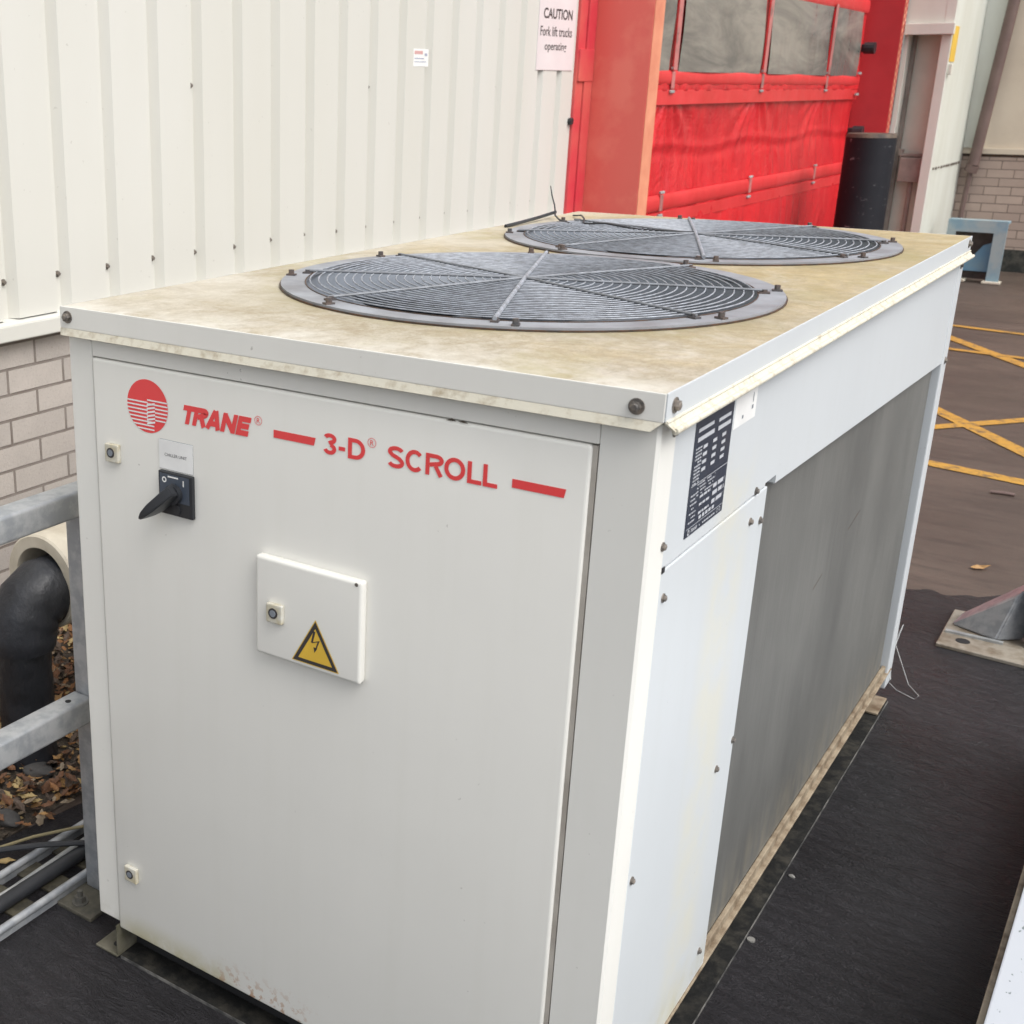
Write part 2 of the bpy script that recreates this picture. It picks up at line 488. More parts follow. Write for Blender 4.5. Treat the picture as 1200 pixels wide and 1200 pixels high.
# ------------------------------------------------------------------ setting
ZG = -.065
def struct(name, bm, m, kind='structure'):
    o = obj(name, bm, m); o['kind'] = kind; return o
struct('ground', BX(-60, 60, -60, 60, -.30, -.069), M['asph'])
bm = NB()
edge_ = []
for i in range(120):
    x = 2.6 - i * .025
    yb = 2.90 + (x - .85) * .45 if x < 1.25 else 3.08 + (x - 1.25) * .31
    edge_.append((x, yb + .018 * math.sin(x * 23) + .012 * math.sin(x * 61 + 1) + random.uniform(-.008, .008)))
pad = [(-.43, -6), (6, -6), (6, 4.2)] + edge_ + [(-.37, 2.4), (-.36, .55), (-.43, .1)]
vs0 = [bm.verts.new((x, y, -.0665)) for x, y in pad]; vs1 = [bm.verts.new((x, y, ZG)) for x, y in pad]
bm.faces.new(vs1)
for i in range(len(pad)): bm.faces.new((vs0[i], vs0[(i + 1) % len(pad)], vs1[(i + 1) % len(pad)], vs1[i]))
struct('bitumen_pad', bm, M['pad'], 'structure')
# gravel bed between the pad and the wall
bm = NB()
nx, ny = 26, 90
grid = [[bm.verts.new((-1.225 + .80 * i / nx + (random.uniform(-.004, .004) if 0 < i < nx else 0), -2.0 + 6 * j / ny, -.066 + random.uniform(0, .012) * (0 if i in (0, nx) else 1))) for i in range(nx + 1)] for j in range(ny + 1)]
for j in range(ny):
    for i in range(nx): bm.faces.new((grid[j][i], grid[j][i + 1], grid[j + 1][i + 1], grid[j + 1][i]))
struct('gravel_bed', bm, M['gravel'], 'structure')

def road_line(a, b_, wd):
    a, b_ = Vector(a), Vector(b_)
    d = (b_ - a).normalized(); nrm = Vector((-d.y, d.x)) * wd / 2
    bm = NB()
    L = (b_ - a).length; n = max(2, int(L / .08))
    prev = None
    for i in range(n + 1):
        p = a + d * L * i / n
        j1, j2 = random.uniform(-.003, .003), random.uniform(-.003, .003)
        cur = [bm.verts.new((p.x + nrm.x * (1 + j1 * 8), p.y + nrm.y * (1 + j1 * 8), -.0655)), bm.verts.new((p.x - nrm.x * (1 + j2 * 8), p.y - nrm.y * (1 + j2 * 8), -.0655))]
        if prev: bm.faces.new((prev[0], prev[1], cur[1], cur[0]))
        prev = cur
    return bm
def along(p, q, t): return (p[0] + (q[0] - p[0]) * t, p[1] + (q[1] - p[1]) * t)
for k, (p, q, t0, t1, wd) in enumerate([((.633, 4.579), (1.017, 4.506), -4.2, 12, .105), ((.472, 5.654), (.952, 5.024), -3.0, 1.75, .10),
                         ((.539, 5.278), (.868, 5.692), -1.4, 6, .085), ((.204, 7.805), (.682, 7.168), -2, 3.2, .10),
                         ((.2, 8.35), (.7, 8.27), -3, 14, .085), ((.17, 7.45), (.45, 7.42), -.5, 9, .08)]):
    bm = road_line(along(p, q, t0), along(p, q, t1), wd * .86)
    for v_ in bm.verts: v_.co.z += k * .0004
    struct('road_marking', bm, M['line'])

# ------------------------------------------------------------------ corrugated wall with brick plinth
XW = -1.22
wall = thing('corrugated_wall', 'cream corrugated steel wall above a pinkish brick plinth, behind the white chiller', 'wall', (XW, 0, ZG))
PITCH, Y0 = .2065, .909
bm = NB()
prof = []
k0 = -16
for k in range(k0, 18):
    y = Y0 + PITCH * k
    prof += [(XW, y), (XW - .026, y + .013), (XW - .026, y + .040), (XW, y + .060)]
prof = [(XW, prof[0][1] - .14)] + [q for q in prof if q[1] < 4.60] + [(XW, 4.612)]
zs = [.897, 1.6, 2.4, 5.2]
cols = [[bm.verts.new((x, y, z)) for z in zs] for x, y in prof]
for a, b_ in zip(cols, cols[1:]):
    for i in range(len(zs) - 1): bm.faces.new((a[i], b_[i], b_[i + 1], a[i + 1]))
cl = obj('cladding_sheet', bm, M['clad'], wall)
sol = cl.modifiers.new('t', 'SOLIDIFY'); sol.thickness = .0012
bm = NB()
hexa(bm, [(-1.30, -3, .842), (-1.188, -3, .842), (-1.188, 4.61, .842), (-1.30, 4.61, .842), (-1.30, -3, .905), (-1.188, -3, .888), (-1.188, 4.61, .888), (-1.30, 4.61, .905)])
bmesh.ops.bevel(bm, geom=bm.edges[:], offset=.003, segments=2, affect='EDGES')
obj('drip_flashing', bm, M['clad'], wall)
M['brickL'] = m_brick('pink_brick', 1, (.47, .425, .385), (.38, .345, .315), (.17, .14, .12), (.92 - .10833 * 0, .828 - .075 * 13))
obj('brick_plinth', BX(-1.34, -1.233, -3, 4.61, -.12, .844), M['brickL'], wall)
obj('wall_core', BX(-1.6, -1.345, -3, 4.55, -.12, 5.2), M['farbeige'], wall)
scr = None
for k in range(-3, 18):
    y = Y0 + PITCH * k + .028
    if y > 4.58: continue
    spots = [1.003]
    if k in (4, 9, 14): spots.append(1.527)
    for z in spots:
        if scr is None:
            bm = NB(); cyl(bm, (-.0003, 0, 0), (.003, 0, 0), .0095, 14); cyl(bm, (.003, 0, 0), (.010, 0, 0), .006, 6)
            me = bpy.data.meshes.new('screw'); bmesh.ops.recalc_face_normals(bm, faces=bm.faces); bm.to_mesh(me); bm.free(); me.materials.append(M['bolt']); scr = me
        o = bpy.data.objects.new('screw', scr); C.objects.link(o); o.parent = wall
        o.location = Vector((XW - .0245, y + random.uniform(-.003, .003), z + random.uniform(-.004, .004))) - WO[wall.name]
bm = NB(); cyl(bm, (-1.219, 4.597, 1.363), (-1.2, 4.597, 1.363), .017, 10)
obj('black_plug', bm, M['black'], wall)

# ------------------------------------------------------------------ text helper
def text_mesh(s, bold=0.0, shear=0.0):
    cu = bpy.data.curves.new('t', 'FONT'); cu.body = s; cu.size = 1; cu.offset = bold; cu.shear = shear; cu.resolution_u = 6
    o = bpy.data.objects.new('t', cu); C.objects.link(o)
    bpy.context.view_layer.update()
    me = bpy.data.meshes.new_from_object(o.evaluated_get(bpy.context.evaluated_depsgraph_get()))
    bpy.data.objects.remove(o); bpy.data.curves.remove(cu)
    return me
def add_text(bm, s, u0, u1, v0, v1, fn, bold=0, shear=0):
    """fits a string's bounding box to u0..u1, v0..v1 of the surface given by fn(u, v)"""
    me = text_mesh(s, bold, shear)
    xs = [v.co.x for v in me.vertices]; ys = [v.co.y for v in me.vertices]
    a, b_, c, d = min(xs), max(xs), min(ys), max(ys)
    vs = [bm.verts.new(fn(u0 + (v.co.x - a) / (b_ - a) * (u1 - u0), v0 + (v.co.y - c) / max(d - c, 1e-6) * (v1 - v0))) for v in me.vertices]
    for p in me.polygons:
        try: bm.faces.new([vs[i] for i in p.vertices])
        except ValueError: pass
    bpy.data.meshes.remove(me)
def poly(bm, pts, fn):
    bm.faces.new([bm.verts.new(fn(*p)) for p in pts])
def rect(bm, u0, u1, v0, v1, fn): poly(bm, [(u0, v0), (u1, v0), (u1, v1), (u0, v1)], fn)
def ringshape(bm, cu, cv, r0, r1, fn, n=24):
    A = [bm.verts.new(fn(cu + r0 * math.cos(2 * PI * i / n), cv + r0 * math.sin(2 * PI * i / n))) for i in range(n)]
    B = [bm.verts.new(fn(cu + r1 * math.cos(2 * PI * i / n), cv + r1 * math.sin(2 * PI * i / n))) for i in range(n)]
    for i in range(n): bm.faces.new((A[i], A[(i + 1) % n], B[(i + 1) % n], B[i]))

# caution sign on the wall
M['sign'] = mat('sign_face', (.72, .665, .66), .35, c2=(.66, .6, .6), sc=3)
sg = thing('caution_sign', 'white CAUTION fork lift trucks operating sign on the corrugated wall', 'sign', (-1.217, 4.39, 1.6))
obj('sign_board', BX(-1.2195, -1.2155, 4.187, 4.585, 1.599, 2.16, bev=.001, seg=1), M['sign'], sg)
fs = lambda x: (lambda u, v: (x, u, v))
f = fs(-1.2148)
for tx, a_, b_, c_, d_, o2 in (('CAUTION', 4.232, 4.545, 1.826, 1.872, .02), ('Fork lift trucks', 4.207, 4.552, 1.75, 1.793, .008), ('operating', 4.262, 4.50, 1.678, 1.722, .008)):
    bm = NB(); add_text(bm, tx, a_, b_, c_, d_, f, o2)
    obj('lettering', bm, M['ink'], sg, recalc=False)
# small sticker
st = thing('small_sticker', 'small white printed sticker high on the corrugated wall', 'sticker', (-1.219, 3.14, 1.6))
obj('sticker_sheet', BX(-1.2196, -1.2180, 3.09, 3.205, 1.602, 1.668), M['whitep'], st)
bm = NB(); f = fs(-1.2175)
rect(bm, 3.096, 3.16, 1.648, 1.661, f)
obj('red_print', bm, mat('pale_red_print', (.62, .36, .34), .5), st, recalc=False)
bm = NB()
rect(bm, 3.175, 3.195, 1.642, 1.652, f); rect(bm, 3.097, 3.17, 1.63, 1.634, f); rect(bm, 3.097, 3.19, 1.618, 1.621, f)
obj('blue_print', bm, mat('pale_blue_print', (.35, .38, .48), .5), st, recalc=False)

# ------------------------------------------------------------------ red door portal
door = thing('fold_up_door', 'large red fabric industrial door with clear vinyl window strip and red steel frame', 'door', (-1.12, 7.4, ZG))
XP, HT = -.904, 3.5
obj('near_jamb', BX(-1.6, XP - .004, 4.795, 4.925, -.1, HT, bev=.004), M['redframe'], door)
bm = NB()
box(bm, -1.24, -1.204, 4.613, 4.698, -.1, HT, bev=.003); box(bm, -1.24, -1.196, 4.700, 4.793, -.1, HT, bev=.003)
box(bm, -1.215, -1.193, 4.62, 4.79, 1.55, 1.70, bev=.003)
obj('wall_flange', bm, M['redflange'], door)
obj('bleached_edge', BX(XP - .0035, XP, 4.797, 4.923, -.1, HT, bev=.001, seg=1), M['orange'], door)
obj('far_jamb', BX(-1.205, XP - .004, 10.15, 10.245, -.1, HT, bev=.004), M['reddeep'], door)
bm = NB(); box(bm, XP - .0035, XP, 10.152, 10.243, -.1, HT)
obj('far_edge', bm, M['orange'], door)
for k in range(40):
    z = .5 + k * .055
    for (yy, dz) in ((10.175, 0), (10.22, .0275)):
        bm = NB(); cyl(bm, (XP - .001, yy, z + dz), (XP + .002, yy, z + dz), .017, 8)
        obj('punched_hole', bm, M['reddeep'], door)
obj('header', BX(-1.6, XP - .01, 4.925, 10.15, 3.1, HT), M['redframe'], door)
obj('side_guide', BX(-1.42, -1.207, 9.83, 10.20, -.1, 3.2, bev=.01), M['reddeep'], door)
# curtain sheet: real folds
XC = -1.12
def fold(y, z):
    if 1.60 < z < 2.08 or z > 2.2: return 0.0
    k = max(0, math.sin(PI * (z - .85) / .62)) if z > .85 else 1
    a = .005 * math.sin(y * 13 + 2.8 * math.sin(z * 4 + y)) * (.3 + .7 * math.sin(z * 3 + y * .9))
    b_ = .0035 * math.sin(y * 31 + z * 11 + 4 * math.sin(y * 2.3)) * math.sin(y * 1.9 + z * 2)
    c = .022 * math.sin((z - .9) / .6 * PI) if .85 < z < 1.5 else .012 * math.sin(z * 7)
    w_ = 0
    if .86 < z < 1.46:
        for yb in (5.66, 7.28, 8.86):
            dy = y - yb; h_ = (1.46 - z)
            if abs(dy) < .7:
                w_ += .010 * math.sin(math.atan2(dy, h_ + .12) * 17) * math.exp(-(dy * dy + h_ * h_) / .16)
    zm = 1.20 + .018 * math.cos((y - 5.66) * 3.9)
    w_ += .005 * math.exp(-((z - zm) / .022) ** 2) - .005 * math.exp(-((z - zm + .05) / .03) ** 2)
    return a + b_ - c + w_
bm = NB()
ys = [4.93 + (9.86 - 4.93) * i / 300 for i in range(301)]
zz = [-.06 + (3.2 + .06) * j / 200 for j in range(201)]
G = [[bm.verts.new((XC + fold(y, z), y, z)) for y in ys] for z in zz]
for j in range(200):
    for i in range(300): bm.faces.new((G[j][i], G[j][i + 1], G[j + 1][i + 1], G[j + 1][i]))
obj('curtain', bm, M['curtain'], door, smooth=True)
def hem(z0, z1, out):
    bm = NB(); n = 8; prev = None
    for i in range(n + 1):
        a = PI * i / n
        z = (z0 + z1) / 2 + (z1 - z0) / 2 * math.cos(a); x = XC + .004 + out * math.sin(a) ** .7
        cur = [bm.verts.new((x, 4.94, z)), bm.verts.new((x, 9.85, z))]
        if prev: bm.faces.new((prev[0], prev[1], cur[1], cur[0]))
        prev = cur
    return bm
for z0, z1 in ((1.535, 1.612), (.855, .945), (2.075, 2.18)):
    obj('reinforcing_bar', hem(z0, z1, .016), M['redbar'], door, smooth=True)
for z0, z1 in ((1.43, 1.51), (.775, .845)):
    obj('seam_band', BX(XC + .006, XC + .012, 4.94, 9.85, z0, z1, bev=.002), M['redbar'], door)
wy = [5.68, 7.28, 8.86, 9.70]
for a, b_ in ((4.95, 5.60), (5.74, 7.20), (7.36, 8.80), (8.92, 9.72)):
    bm = NB(); n = 20; prev = None
    for i in range(n + 1):
        y = a + (b_ - a) * i / n
        cur = [bm.verts.new((XC + .018 + .006 * math.sin(y * 5 + z * 9), y, z)) for z in (1.605, 1.70, 1.8, 1.9, 2.0, 2.08)]
        if prev:
            for k in range(5): bm.faces.new((prev[k], cur[k], cur[k + 1], prev[k + 1]))
        prev = cur
    obj('vinyl_window', bm, M['vinyl'], door, smooth=True)
for y in (5.66, 7.28, 8.86):
    bm = NB()
    z = .2
    hexa(bm, [(XC + .026, y - .03, 1.613), (XC + .028, y - .03, 1.613), (XC + .028, y + .03, 1.613), (XC + .026, y + .03, 1.613), (XC + .026, y - .03, 2.1), (XC + .028, y - .03, 2.1), (XC + .028, y + .03, 2.1), (XC + .026, y + .03, 2.1)])
    obj('strap', bm, M['strap'], door)
    for zc in (1.622, 1.50, .958, .83):
        obj('buckle', BX(XC + .012, XC + .026, y - .03, y + .03, zc - .008, zc + .008, bev=.003, seg=1), M['galvdull'], door)
    for zc in (1.56, .90):
        obj('strap_link', BX(XC + .016, XC + .024, y - .022, y + .022, zc - .045, zc + .045, bev=.003, seg=1), M['strap'], door)
for zc in (1.63, 1.47, .97, .82):
    obj('end_clip', BX(XC + .022, XC + .035, 9.74, 9.82, zc - .009, zc + .009), M['galvdull'], door)
for zc in (1.82, 1.18):
    bm = NB(); cyl(bm, (-1.10, 9.86, zc), (-1.02, 9.86, zc), .045, 12); box(bm, -1.14, -1.06, 9.84, 9.95, zc - .03, zc + .03, bev=.01)
    obj('guide_roller', bm, M['black'], door)

# black bollard
bl = thing('bollard', 'tall round black rubber bollard with worn brown rim beside the red door', 'bollard', (-.655, 8.5, ZG))
bm = NB()
n = 40
pr = [(.168, ZG), (.168, 1.17), (.166, 1.19), (.160, 1.2)]
rings = [[bm.verts.new((-.655 + r * math.cos(2 * PI * i / n), 8.5 + r * math.sin(2 * PI * i / n), z)) for i in range(n)] for r, z in pr]
for A, B in zip(rings, rings[1:]):
    for i in range(n): bm.faces.new((A[i], A[(i + 1) % n], B[(i + 1) % n], B[i]))
def m_bol():
    m, t, b = newmat('scuffed_rubber')
    v = coords(t)
    s = ramp(t, noise(t, 13, 5, .75, coords(t, (1, 1, 2.2))), [(.63, 0), (.67, 1)])
    c = mix(t, math_(t, 'MULTIPLY', s, .5), mix(t, noise(t, 5, 4, .6, v), (.009, .010, .014), (.018, .019, .024)), (.35, .35, .36))
    t.links.new(c, b.inputs['Base Color']); b.inputs['Roughness'].default_value = .6; b.inputs['Specular IOR Level'].default_value = .22
    return m
obj('sleeve', bm, m_bol(), bl, smooth=True)
bm = NB(); cyl(bm, (-.655, 8.5, 1.185), (-.655, 8.5, 1.212), .1705, 40, .160)
obj('worn_cap', bm, mat('worn_brown', (.12, .085, .06), .7, c2=(.05, .04, .035), sc=12), bl)

# ------------------------------------------------------------------ white porch block, rear wall
po = thing('doorway_block', 'white panelled building block with a recessed doorway beyond the red door', 'building', (-.7, 10.9, ZG))
YP, XS = 10.27, -.55
bm = NB()
box(bm, -1.4, XS - .005, YP, YP + .25, 1.94, 4, bev=.004)
box(bm, XS - .075, XS, YP - .002, 11.66, -.1, 4.002, bev=.004)
box(bm, -.902, -.868, YP, YP + .25, -.1, 1.938)
obj('wall', bm, M['farwhite'], po)
obj('door_hood', BX(-.90, -.535, YP - .05, YP + .0, 1.925, 2.01, bev=.004), M['farwhite'], po)
obj('recess_back', BX(-.868, XS - .076, YP + .19, YP + .24, -.1, 1.938), M['recess'], po)
obj('shadow_strip', BX(-.866, -.835, YP + .15, YP + .189, .2, 1.938), M['utility'], po)  # solid dark strip standing in for the shaded slit
bm = NB()
box(bm, -.80, -.63, YP + .04, YP + .188, .77, .965, bev=.006)
obj('meter_box', bm, M['utility'], po)
bm = NB()
cyl(bm, (-.70, YP + .10, -.06), (-.70, YP + .10, .768), .02, 10)
cyl(bm, (-.82, YP + .12, .98), (-.61, YP + .12, .98), .018, 10)
cyl(bm, (-.815, YP + .12, .98), (-.815, YP + .12, 1.03), .022, 10)
cyl(bm, (-.62, YP + .1, .77), (-.62, YP + .1, .98), .013, 10)
obj('conduit', bm, M['utility'], po)
for k in range(11):
    y = 10.36 + k * .115
    obj('fixing', BX(XS, XS + .006, y, y + random.uniform(.03, .07), .868 + random.uniform(-.004, .006), .89), M['darkbolt'], po)
M['rustspot'] = mat('rust_spot', (.3, .2, .1), .7)
tg = obj('hazard_tag', BX(XS + .001, XS + .005, 10.29, 10.50, 1.72, 1.99), M['yellow']); tag(tg, 'narrow yellow hazard tag on the corner of the white doorway', 'tag'); recentre(tg, (XS, 10.34, 1.74))
bm = NB(); box(bm, XS, XS + .03, 10.29, 10.35, 1.62, 1.70, bev=.004)
o = obj('door_button', bm, M['recess']); tag(o, 'small grey push button box below the yellow tag', 'button'); recentre(o, (XS, 10.32, 1.62))

rw = thing('rear_wall', 'cream panelled wall on brick closing the yard at far right', 'wall', (1, 11.66, ZG))
M['brickR'] = m_brick('brown_brick', 0, (.46, .36, .30), (.37, .285, .24), (.17, .13, .11), (0, 0), bstr=.7)
obj('brick_base', BX(XS, 9, 11.66, 11.9, -.12, .93), M['brickR'], rw)
obj('upper_panel', BX(XS, 9, 11.672, 11.9, 1.005, 4.5), M['farbeige'], rw)
obj('sill_trim', BX(XS, 9, 11.64, 11.66 + .012, .955, 1.005, bev=.004), M['farbeige'], rw)
obj('gap_strip', BX(XS, 9, 11.668, 11.9, .928, .956), M['darkbolt'], rw)
def m_tar():
    return mat('tar_band', (.02, .022, .02), .8, c2=(.09, .085, .07), sc=14, lo=.45, hi=.7, bm_=.5, bsc=30, bd=.01)
obj('tar_band', BX(XS, 9, 11.648, 11.659, -.08, .13), m_tar(), rw)
obj('corner_post', BX(XS, XS + .16, 11.63, 11.671, 1.006, 4.5, bev=.004), M['farwhite'], rw)
bm = NB()
cyl(bm, (-.20, 11.57, 4.2), (-.435, 11.585, .86), .047, 20); cyl(bm, (-.435, 11.585, .86), (-.452, 11.59, .80), .055, 20)
dp = thing('drainpipe', 'thick dark brown drainpipe running down the cream rear wall', 'drainpipe', (-.44, 11.57, ZG))
obj('downpipe', bm, M['brown'], dp, smooth=True)
bm = NB(); cyl(bm, (-.452, 11.6, .80), (-.49, 11.62, -.06), .022, 12)
obj('lower_pipe', bm, M['brown'], dp, smooth=True)

# blue steel guard
bg = thing('steel_guard', 'faded blue open steel guard frame standing against the brick rear wall', 'guard', (-.2, 10.85, ZG))
x0, x1, y0, y1, z1 = -.42, .035, 10.72, 10.86, .455
bm = NB()
hexa(bm, [(x0, y0, z1 - .10), (x1, y0, z1 - .10), (x1, y0 + .02, z1 - .10), (x0, y0 + .02, z1 - .10), (x0, y0, z1), (x1, y0, z1), (x1, y0 + .02, z1), (x0, y0 + .02, z1)])
obj('top_plate', bm, M['blue'], bg)
obj('right_leg', BX(x1 - .095, x1, y0 - .001, y0 + .019, -.05, z1 - .101), M['blue'], bg)
obj('left_leg', BX(x0, x0 + .07, y0 - .001, y0 + .019, -.05, z1 - .101), M['blue'], bg)
obj('top_shelf', BX(x0, x1, y0 + .021, y1, z1 - .02, z1 - .002), M['blue'], bg)
bm = NB(); hexa(bm, [(x1 - .10, y0 + .022, -.04), (x1 - .09, y0 + .022, -.04), (x1 - .09, y1, -.04), (x1 - .10, y1, -.04), (x1 - .10, y0 + .022, z1 - .03), (x1 - .09, y0 + .022, z1 - .03), (x1 - .09, y1, z1 - .03), (x1 - .10, y1, z1 - .03)])
obj('side_plate', bm, M['bluedeep'], bg)
obj('shade_sheet', BX(x0, x1 - .101, y1 + .002, y1 + .01, -.05, z1 - .03), M['shade_back'], bg)  # dark sheet added for the dim brick and shade behind the frame
bm = NB()
vs = [(x0 + .05, .02), (x1 - .101, .02), (x1 - .101, .27), (x1 - .17, .24), (x1 - .24, .14), (x0 + .05, .10)]
A = [bm.verts.new((x, y0 + .09, z)) for x, z in vs]; B = [bm.verts.new((x, y0 + .10, z)) for x, z in vs]
bm.faces.new(A); bm.faces.new(B[::-1])
for i in range(len(vs)): bm.faces.new((A[i], A[(i + 1) % len(vs)], B[(i + 1) % len(vs)], B[i]))
obj('gusset', bm, M['bluedeep'], bg)
bm = NB(); box(bm, x0, x1, y1 - .01, y1, -.05, z1 - .03)
bm.free()
obj('foot_plate', BX(x1 - .12, x1 + .02, y0 - .05, y0 + .06, ZG, -.045, bev=.005), M['cream'], bg)
obj('foot_plate', BX(x0 + .1, x0 + .2, y0 - .02, y0 + .1, ZG, -.045, bev=.005), M['cream'], bg)

# ------------------------------------------------------------------ chiller
W, D, ZT = 1.0, 2.011, 1.187
ch = thing('chiller_unit', 'white boxy air cooled chiller with two round fan grilles on its stained lid', 'chiller', (.5, 1.0, ZG))
front = lambda off: (lambda u, v: (u, off, v))
# posts, panels
def edgepost(*a): return BX(*a, bev=.003)
obj('corner_post', edgepost(0, .0525, .004, .06, .011, 1.146), M['paint'], ch)
bm = NB()
hx = [(.9265, .004), (.996, .004), (1.0, .008), (1.0, .0595), (.95, .0595), (.9265, .0595)]
A = [bm.verts.new((x, y, .011 if True else 0)) for x, y in hx]; B = [bm.verts.new((x, y, 1.146)) for x, y in hx]
bm.faces.new(A[::-1]); bm.faces.new(B)
for i in range(6): bm.faces.new((A[i], A[(i + 1) % 6], B[(i + 1) % 6], B[i]))
obj('corner_post', bm, M['post'], ch)
obj('header_panel', BX(.0535, .9255, .0035, .04, 1.1105, 1.146, bev=.0015), M['paint'], ch)
obj('inner_casing', BX(.02, .975, .045, D - .03, -.03, .93), M['dark'], ch)
# door slab
dr = obj('control_door', BX(.0545, .918, .0, .022, 0, 1.1085, bev=.0055, seg=3), M['door'], ch, smooth=True)
obj('door_return', BX(.9182, .9248, .004, .04, .0, 1.108), M['utility2'], ch)
bm = NB()
poly(bm, [(.713, 1.1085), (.722, 1.1125), (.729, 1.109)], front(-.0004)); poly(bm, [(.731, 1.109), (.739, 1.112), (.747, 1.1085)], front(-.0004))
obj('dirt_mark', bm, M['gravel'], dr, recalc=False)
# left and back sheets
obj('left_panel', BX(.0, .008, .061, D - .06, .02, 1.146), M['paint'], ch)
obj('back_panel', BX(.05, .95, D - .012, D - .004, .02, 1.146), M['paint'], ch)
# right side
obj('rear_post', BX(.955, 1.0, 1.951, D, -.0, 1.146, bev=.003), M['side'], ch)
bm = NB()
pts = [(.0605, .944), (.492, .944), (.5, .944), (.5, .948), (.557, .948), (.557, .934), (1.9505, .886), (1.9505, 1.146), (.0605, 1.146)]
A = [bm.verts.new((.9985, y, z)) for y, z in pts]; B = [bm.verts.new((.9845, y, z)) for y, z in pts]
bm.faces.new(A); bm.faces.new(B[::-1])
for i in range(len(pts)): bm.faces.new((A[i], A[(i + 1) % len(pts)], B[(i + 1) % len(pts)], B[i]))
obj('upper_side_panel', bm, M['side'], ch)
bm = NB()
hexa(bm, [(.9845, .56, .931), (.9955, .56, .931), (.9955, 1.95, .883), (.9845, 1.95, .883), (.9845, .56, .9339), (.9955, .56, .9339), (.9955, 1.95, .8859), (.9845, 1.95, .8859)])
obj('panel_hem', bm, M['galvdull'], ch)
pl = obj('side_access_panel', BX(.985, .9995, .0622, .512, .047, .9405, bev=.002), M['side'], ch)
co = obj('condenser_coil', BX(.95, .9843, .5125, 1.925, .066, .947), M['coil'], ch)
bm = NB()
for (ya, za, yb_, zb) in ((1.00, .60, 1.06, .613), (1.24, .655, 1.33, .673)):
    hexa(bm, [(.984, ya, za), (.9846, ya, za), (.9846, yb_, zb), (.984, yb_, zb), (.984, ya, za + .002), (.9846, ya, za + .002), (.9846, yb_, zb + .0015), (.984, yb_, zb + .0015)])
    obj('fin_dent', bm, M['darkbolt'], co); bm = NB()
obj('coil_end_gap', BX(.96, .9805, 1.9255, 1.950, .066, .93), M['dark'], ch)
bm = NB()
box(bm, .97, 1.002, .02, 1.995, .040, .046, bev=.0015, seg=1)
box(bm, .9846, .994, .5125, 1.95, .0462, .066, bev=.002)
box(bm, .9, 1.001, 1.90, D, -.058, -.052, bev=.001, seg=1)
obj('bottom_rail', bm, M['rail'], ch)
bm = NB()
box(bm, .955, .965, .03, D - .02, ZG + .003, .039)
box(bm, .03, .96, .045, .055, ZG + .003, -.001)
obj('base_channel', bm, M['dark'], ch)
bm = NB()
box(bm, .966, 1.004, .02, D + .0, ZG, ZG + .005, bev=.001, seg=1)
box(bm, .056, .99, -.004, .0445, ZG, ZG + .005, bev=.001, seg=1)
obj('base_flange', bm, M['sump'], ch)
bm = NB()
box(bm, .060, .99, -.0052, -.0042, ZG, ZG + .0062)
box(bm, 1.0042, 1.005, .02, D, ZG, ZG + .0058)
obj('flange_edge', bm, M['edgegrey'], ch)
bm = NB()
box(bm, -.003, .055, -.010, .055, ZG + .002, ZG + .007, bev=.002)
box(bm, .0535, .0555, -.008, .05, ZG + .0075, .008)
ft = obj('mounting_foot', bm, M['footm'], ch)
bm = NB(); cyl(bm, (.032, .016, ZG + .0072), (.032, .016, ZG + .0078), .008, 16)
obj('foot_hole', bm, M['dark'], ft)

# ---- lid
f1, f2, FX, FR, HR = .6418, 1.5257, .5047, .4374, .397
bm = NB()
o_ = .006
def V(x, y, z=ZT): return bm.verts.new((x, y, z))
n = 64
def cell(cy):
    s = .4419
    inner, outer, low = [], [], []
    for i in range(n):
        a = 2 * PI * i / n
        c, s_ = math.cos(a), math.sin(a)
        k = 1 / max(abs(c), abs(s_))
        inner.append(V(FX + HR * c, cy + HR * s_)); low.append(V(FX + HR * c, cy + HR * s_, ZT - .02))
        outer.append(V(FX + s * k * c, cy + s * k * s_))
    for i in range(n):
        j = (i + 1) % n
        bm.faces.new((inner[i], outer[i], outer[j], inner[j])); bm.faces.new((inner[i], inner[j], low[j], low[i]))
cell(f1); cell(f2)
s = .4419
X0, X1, Y0_, Y1 = -o_, W + o_, -o_, D + o_
cx0, cx1, cy0, cy1 = FX - s, FX + s, f1 - s, f2 + s
for (a, b_, c, d) in ((X0, X1, Y0_, cy0), (X0, X1, cy1, Y1), (X0, cx0, cy0, cy1), (cx1, X1, cy0, cy1)):
    bm.faces.new((V(a, c), V(b_, c), V(b_, d), V(a, d)))
bmesh.ops.remove_doubles(bm, verts=bm.verts, dist=.00001)
lid = obj('lid_top', bm, M['lid'], ch, recalc=False)
# skirts
bm = NB()
zc = 1.1525
box(bm, X0, X1, Y0_ - .0012, Y0_ + .0012, zc, ZT + .0006, bev=.001, seg=2)
skf = obj('lid_skirt', bm, M['paint'], ch)
bm = NB()
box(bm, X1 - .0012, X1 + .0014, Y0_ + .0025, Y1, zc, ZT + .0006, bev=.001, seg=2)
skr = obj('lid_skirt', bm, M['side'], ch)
bm = NB()
box(bm, X0 - .001, X0 + .0012, Y0_ + .0025, Y1, zc, ZT); box(bm, X0, X1, Y1 + .0002, Y1 + .002, zc, ZT)
obj('lid_skirt', bm, M['paint'], ch)
def lip_front(p0, p1):
    bm = NB(); y, h, t = Y0_, .0115, .0016
    hexa(bm, [(p0 + .004, y - .006, zc - h), (p1 - .014, y - .006, zc - h), (p1 - .014, y - .004, zc - h - .001), (p0 + .004, y - .004, zc - h - .001),
              (p0, y - .0012, zc), (p1 - .001, y - .0012, zc), (p1 - .001, y + .0008, zc - .001), (p0, y + .0008, zc - .001)])
    return bm
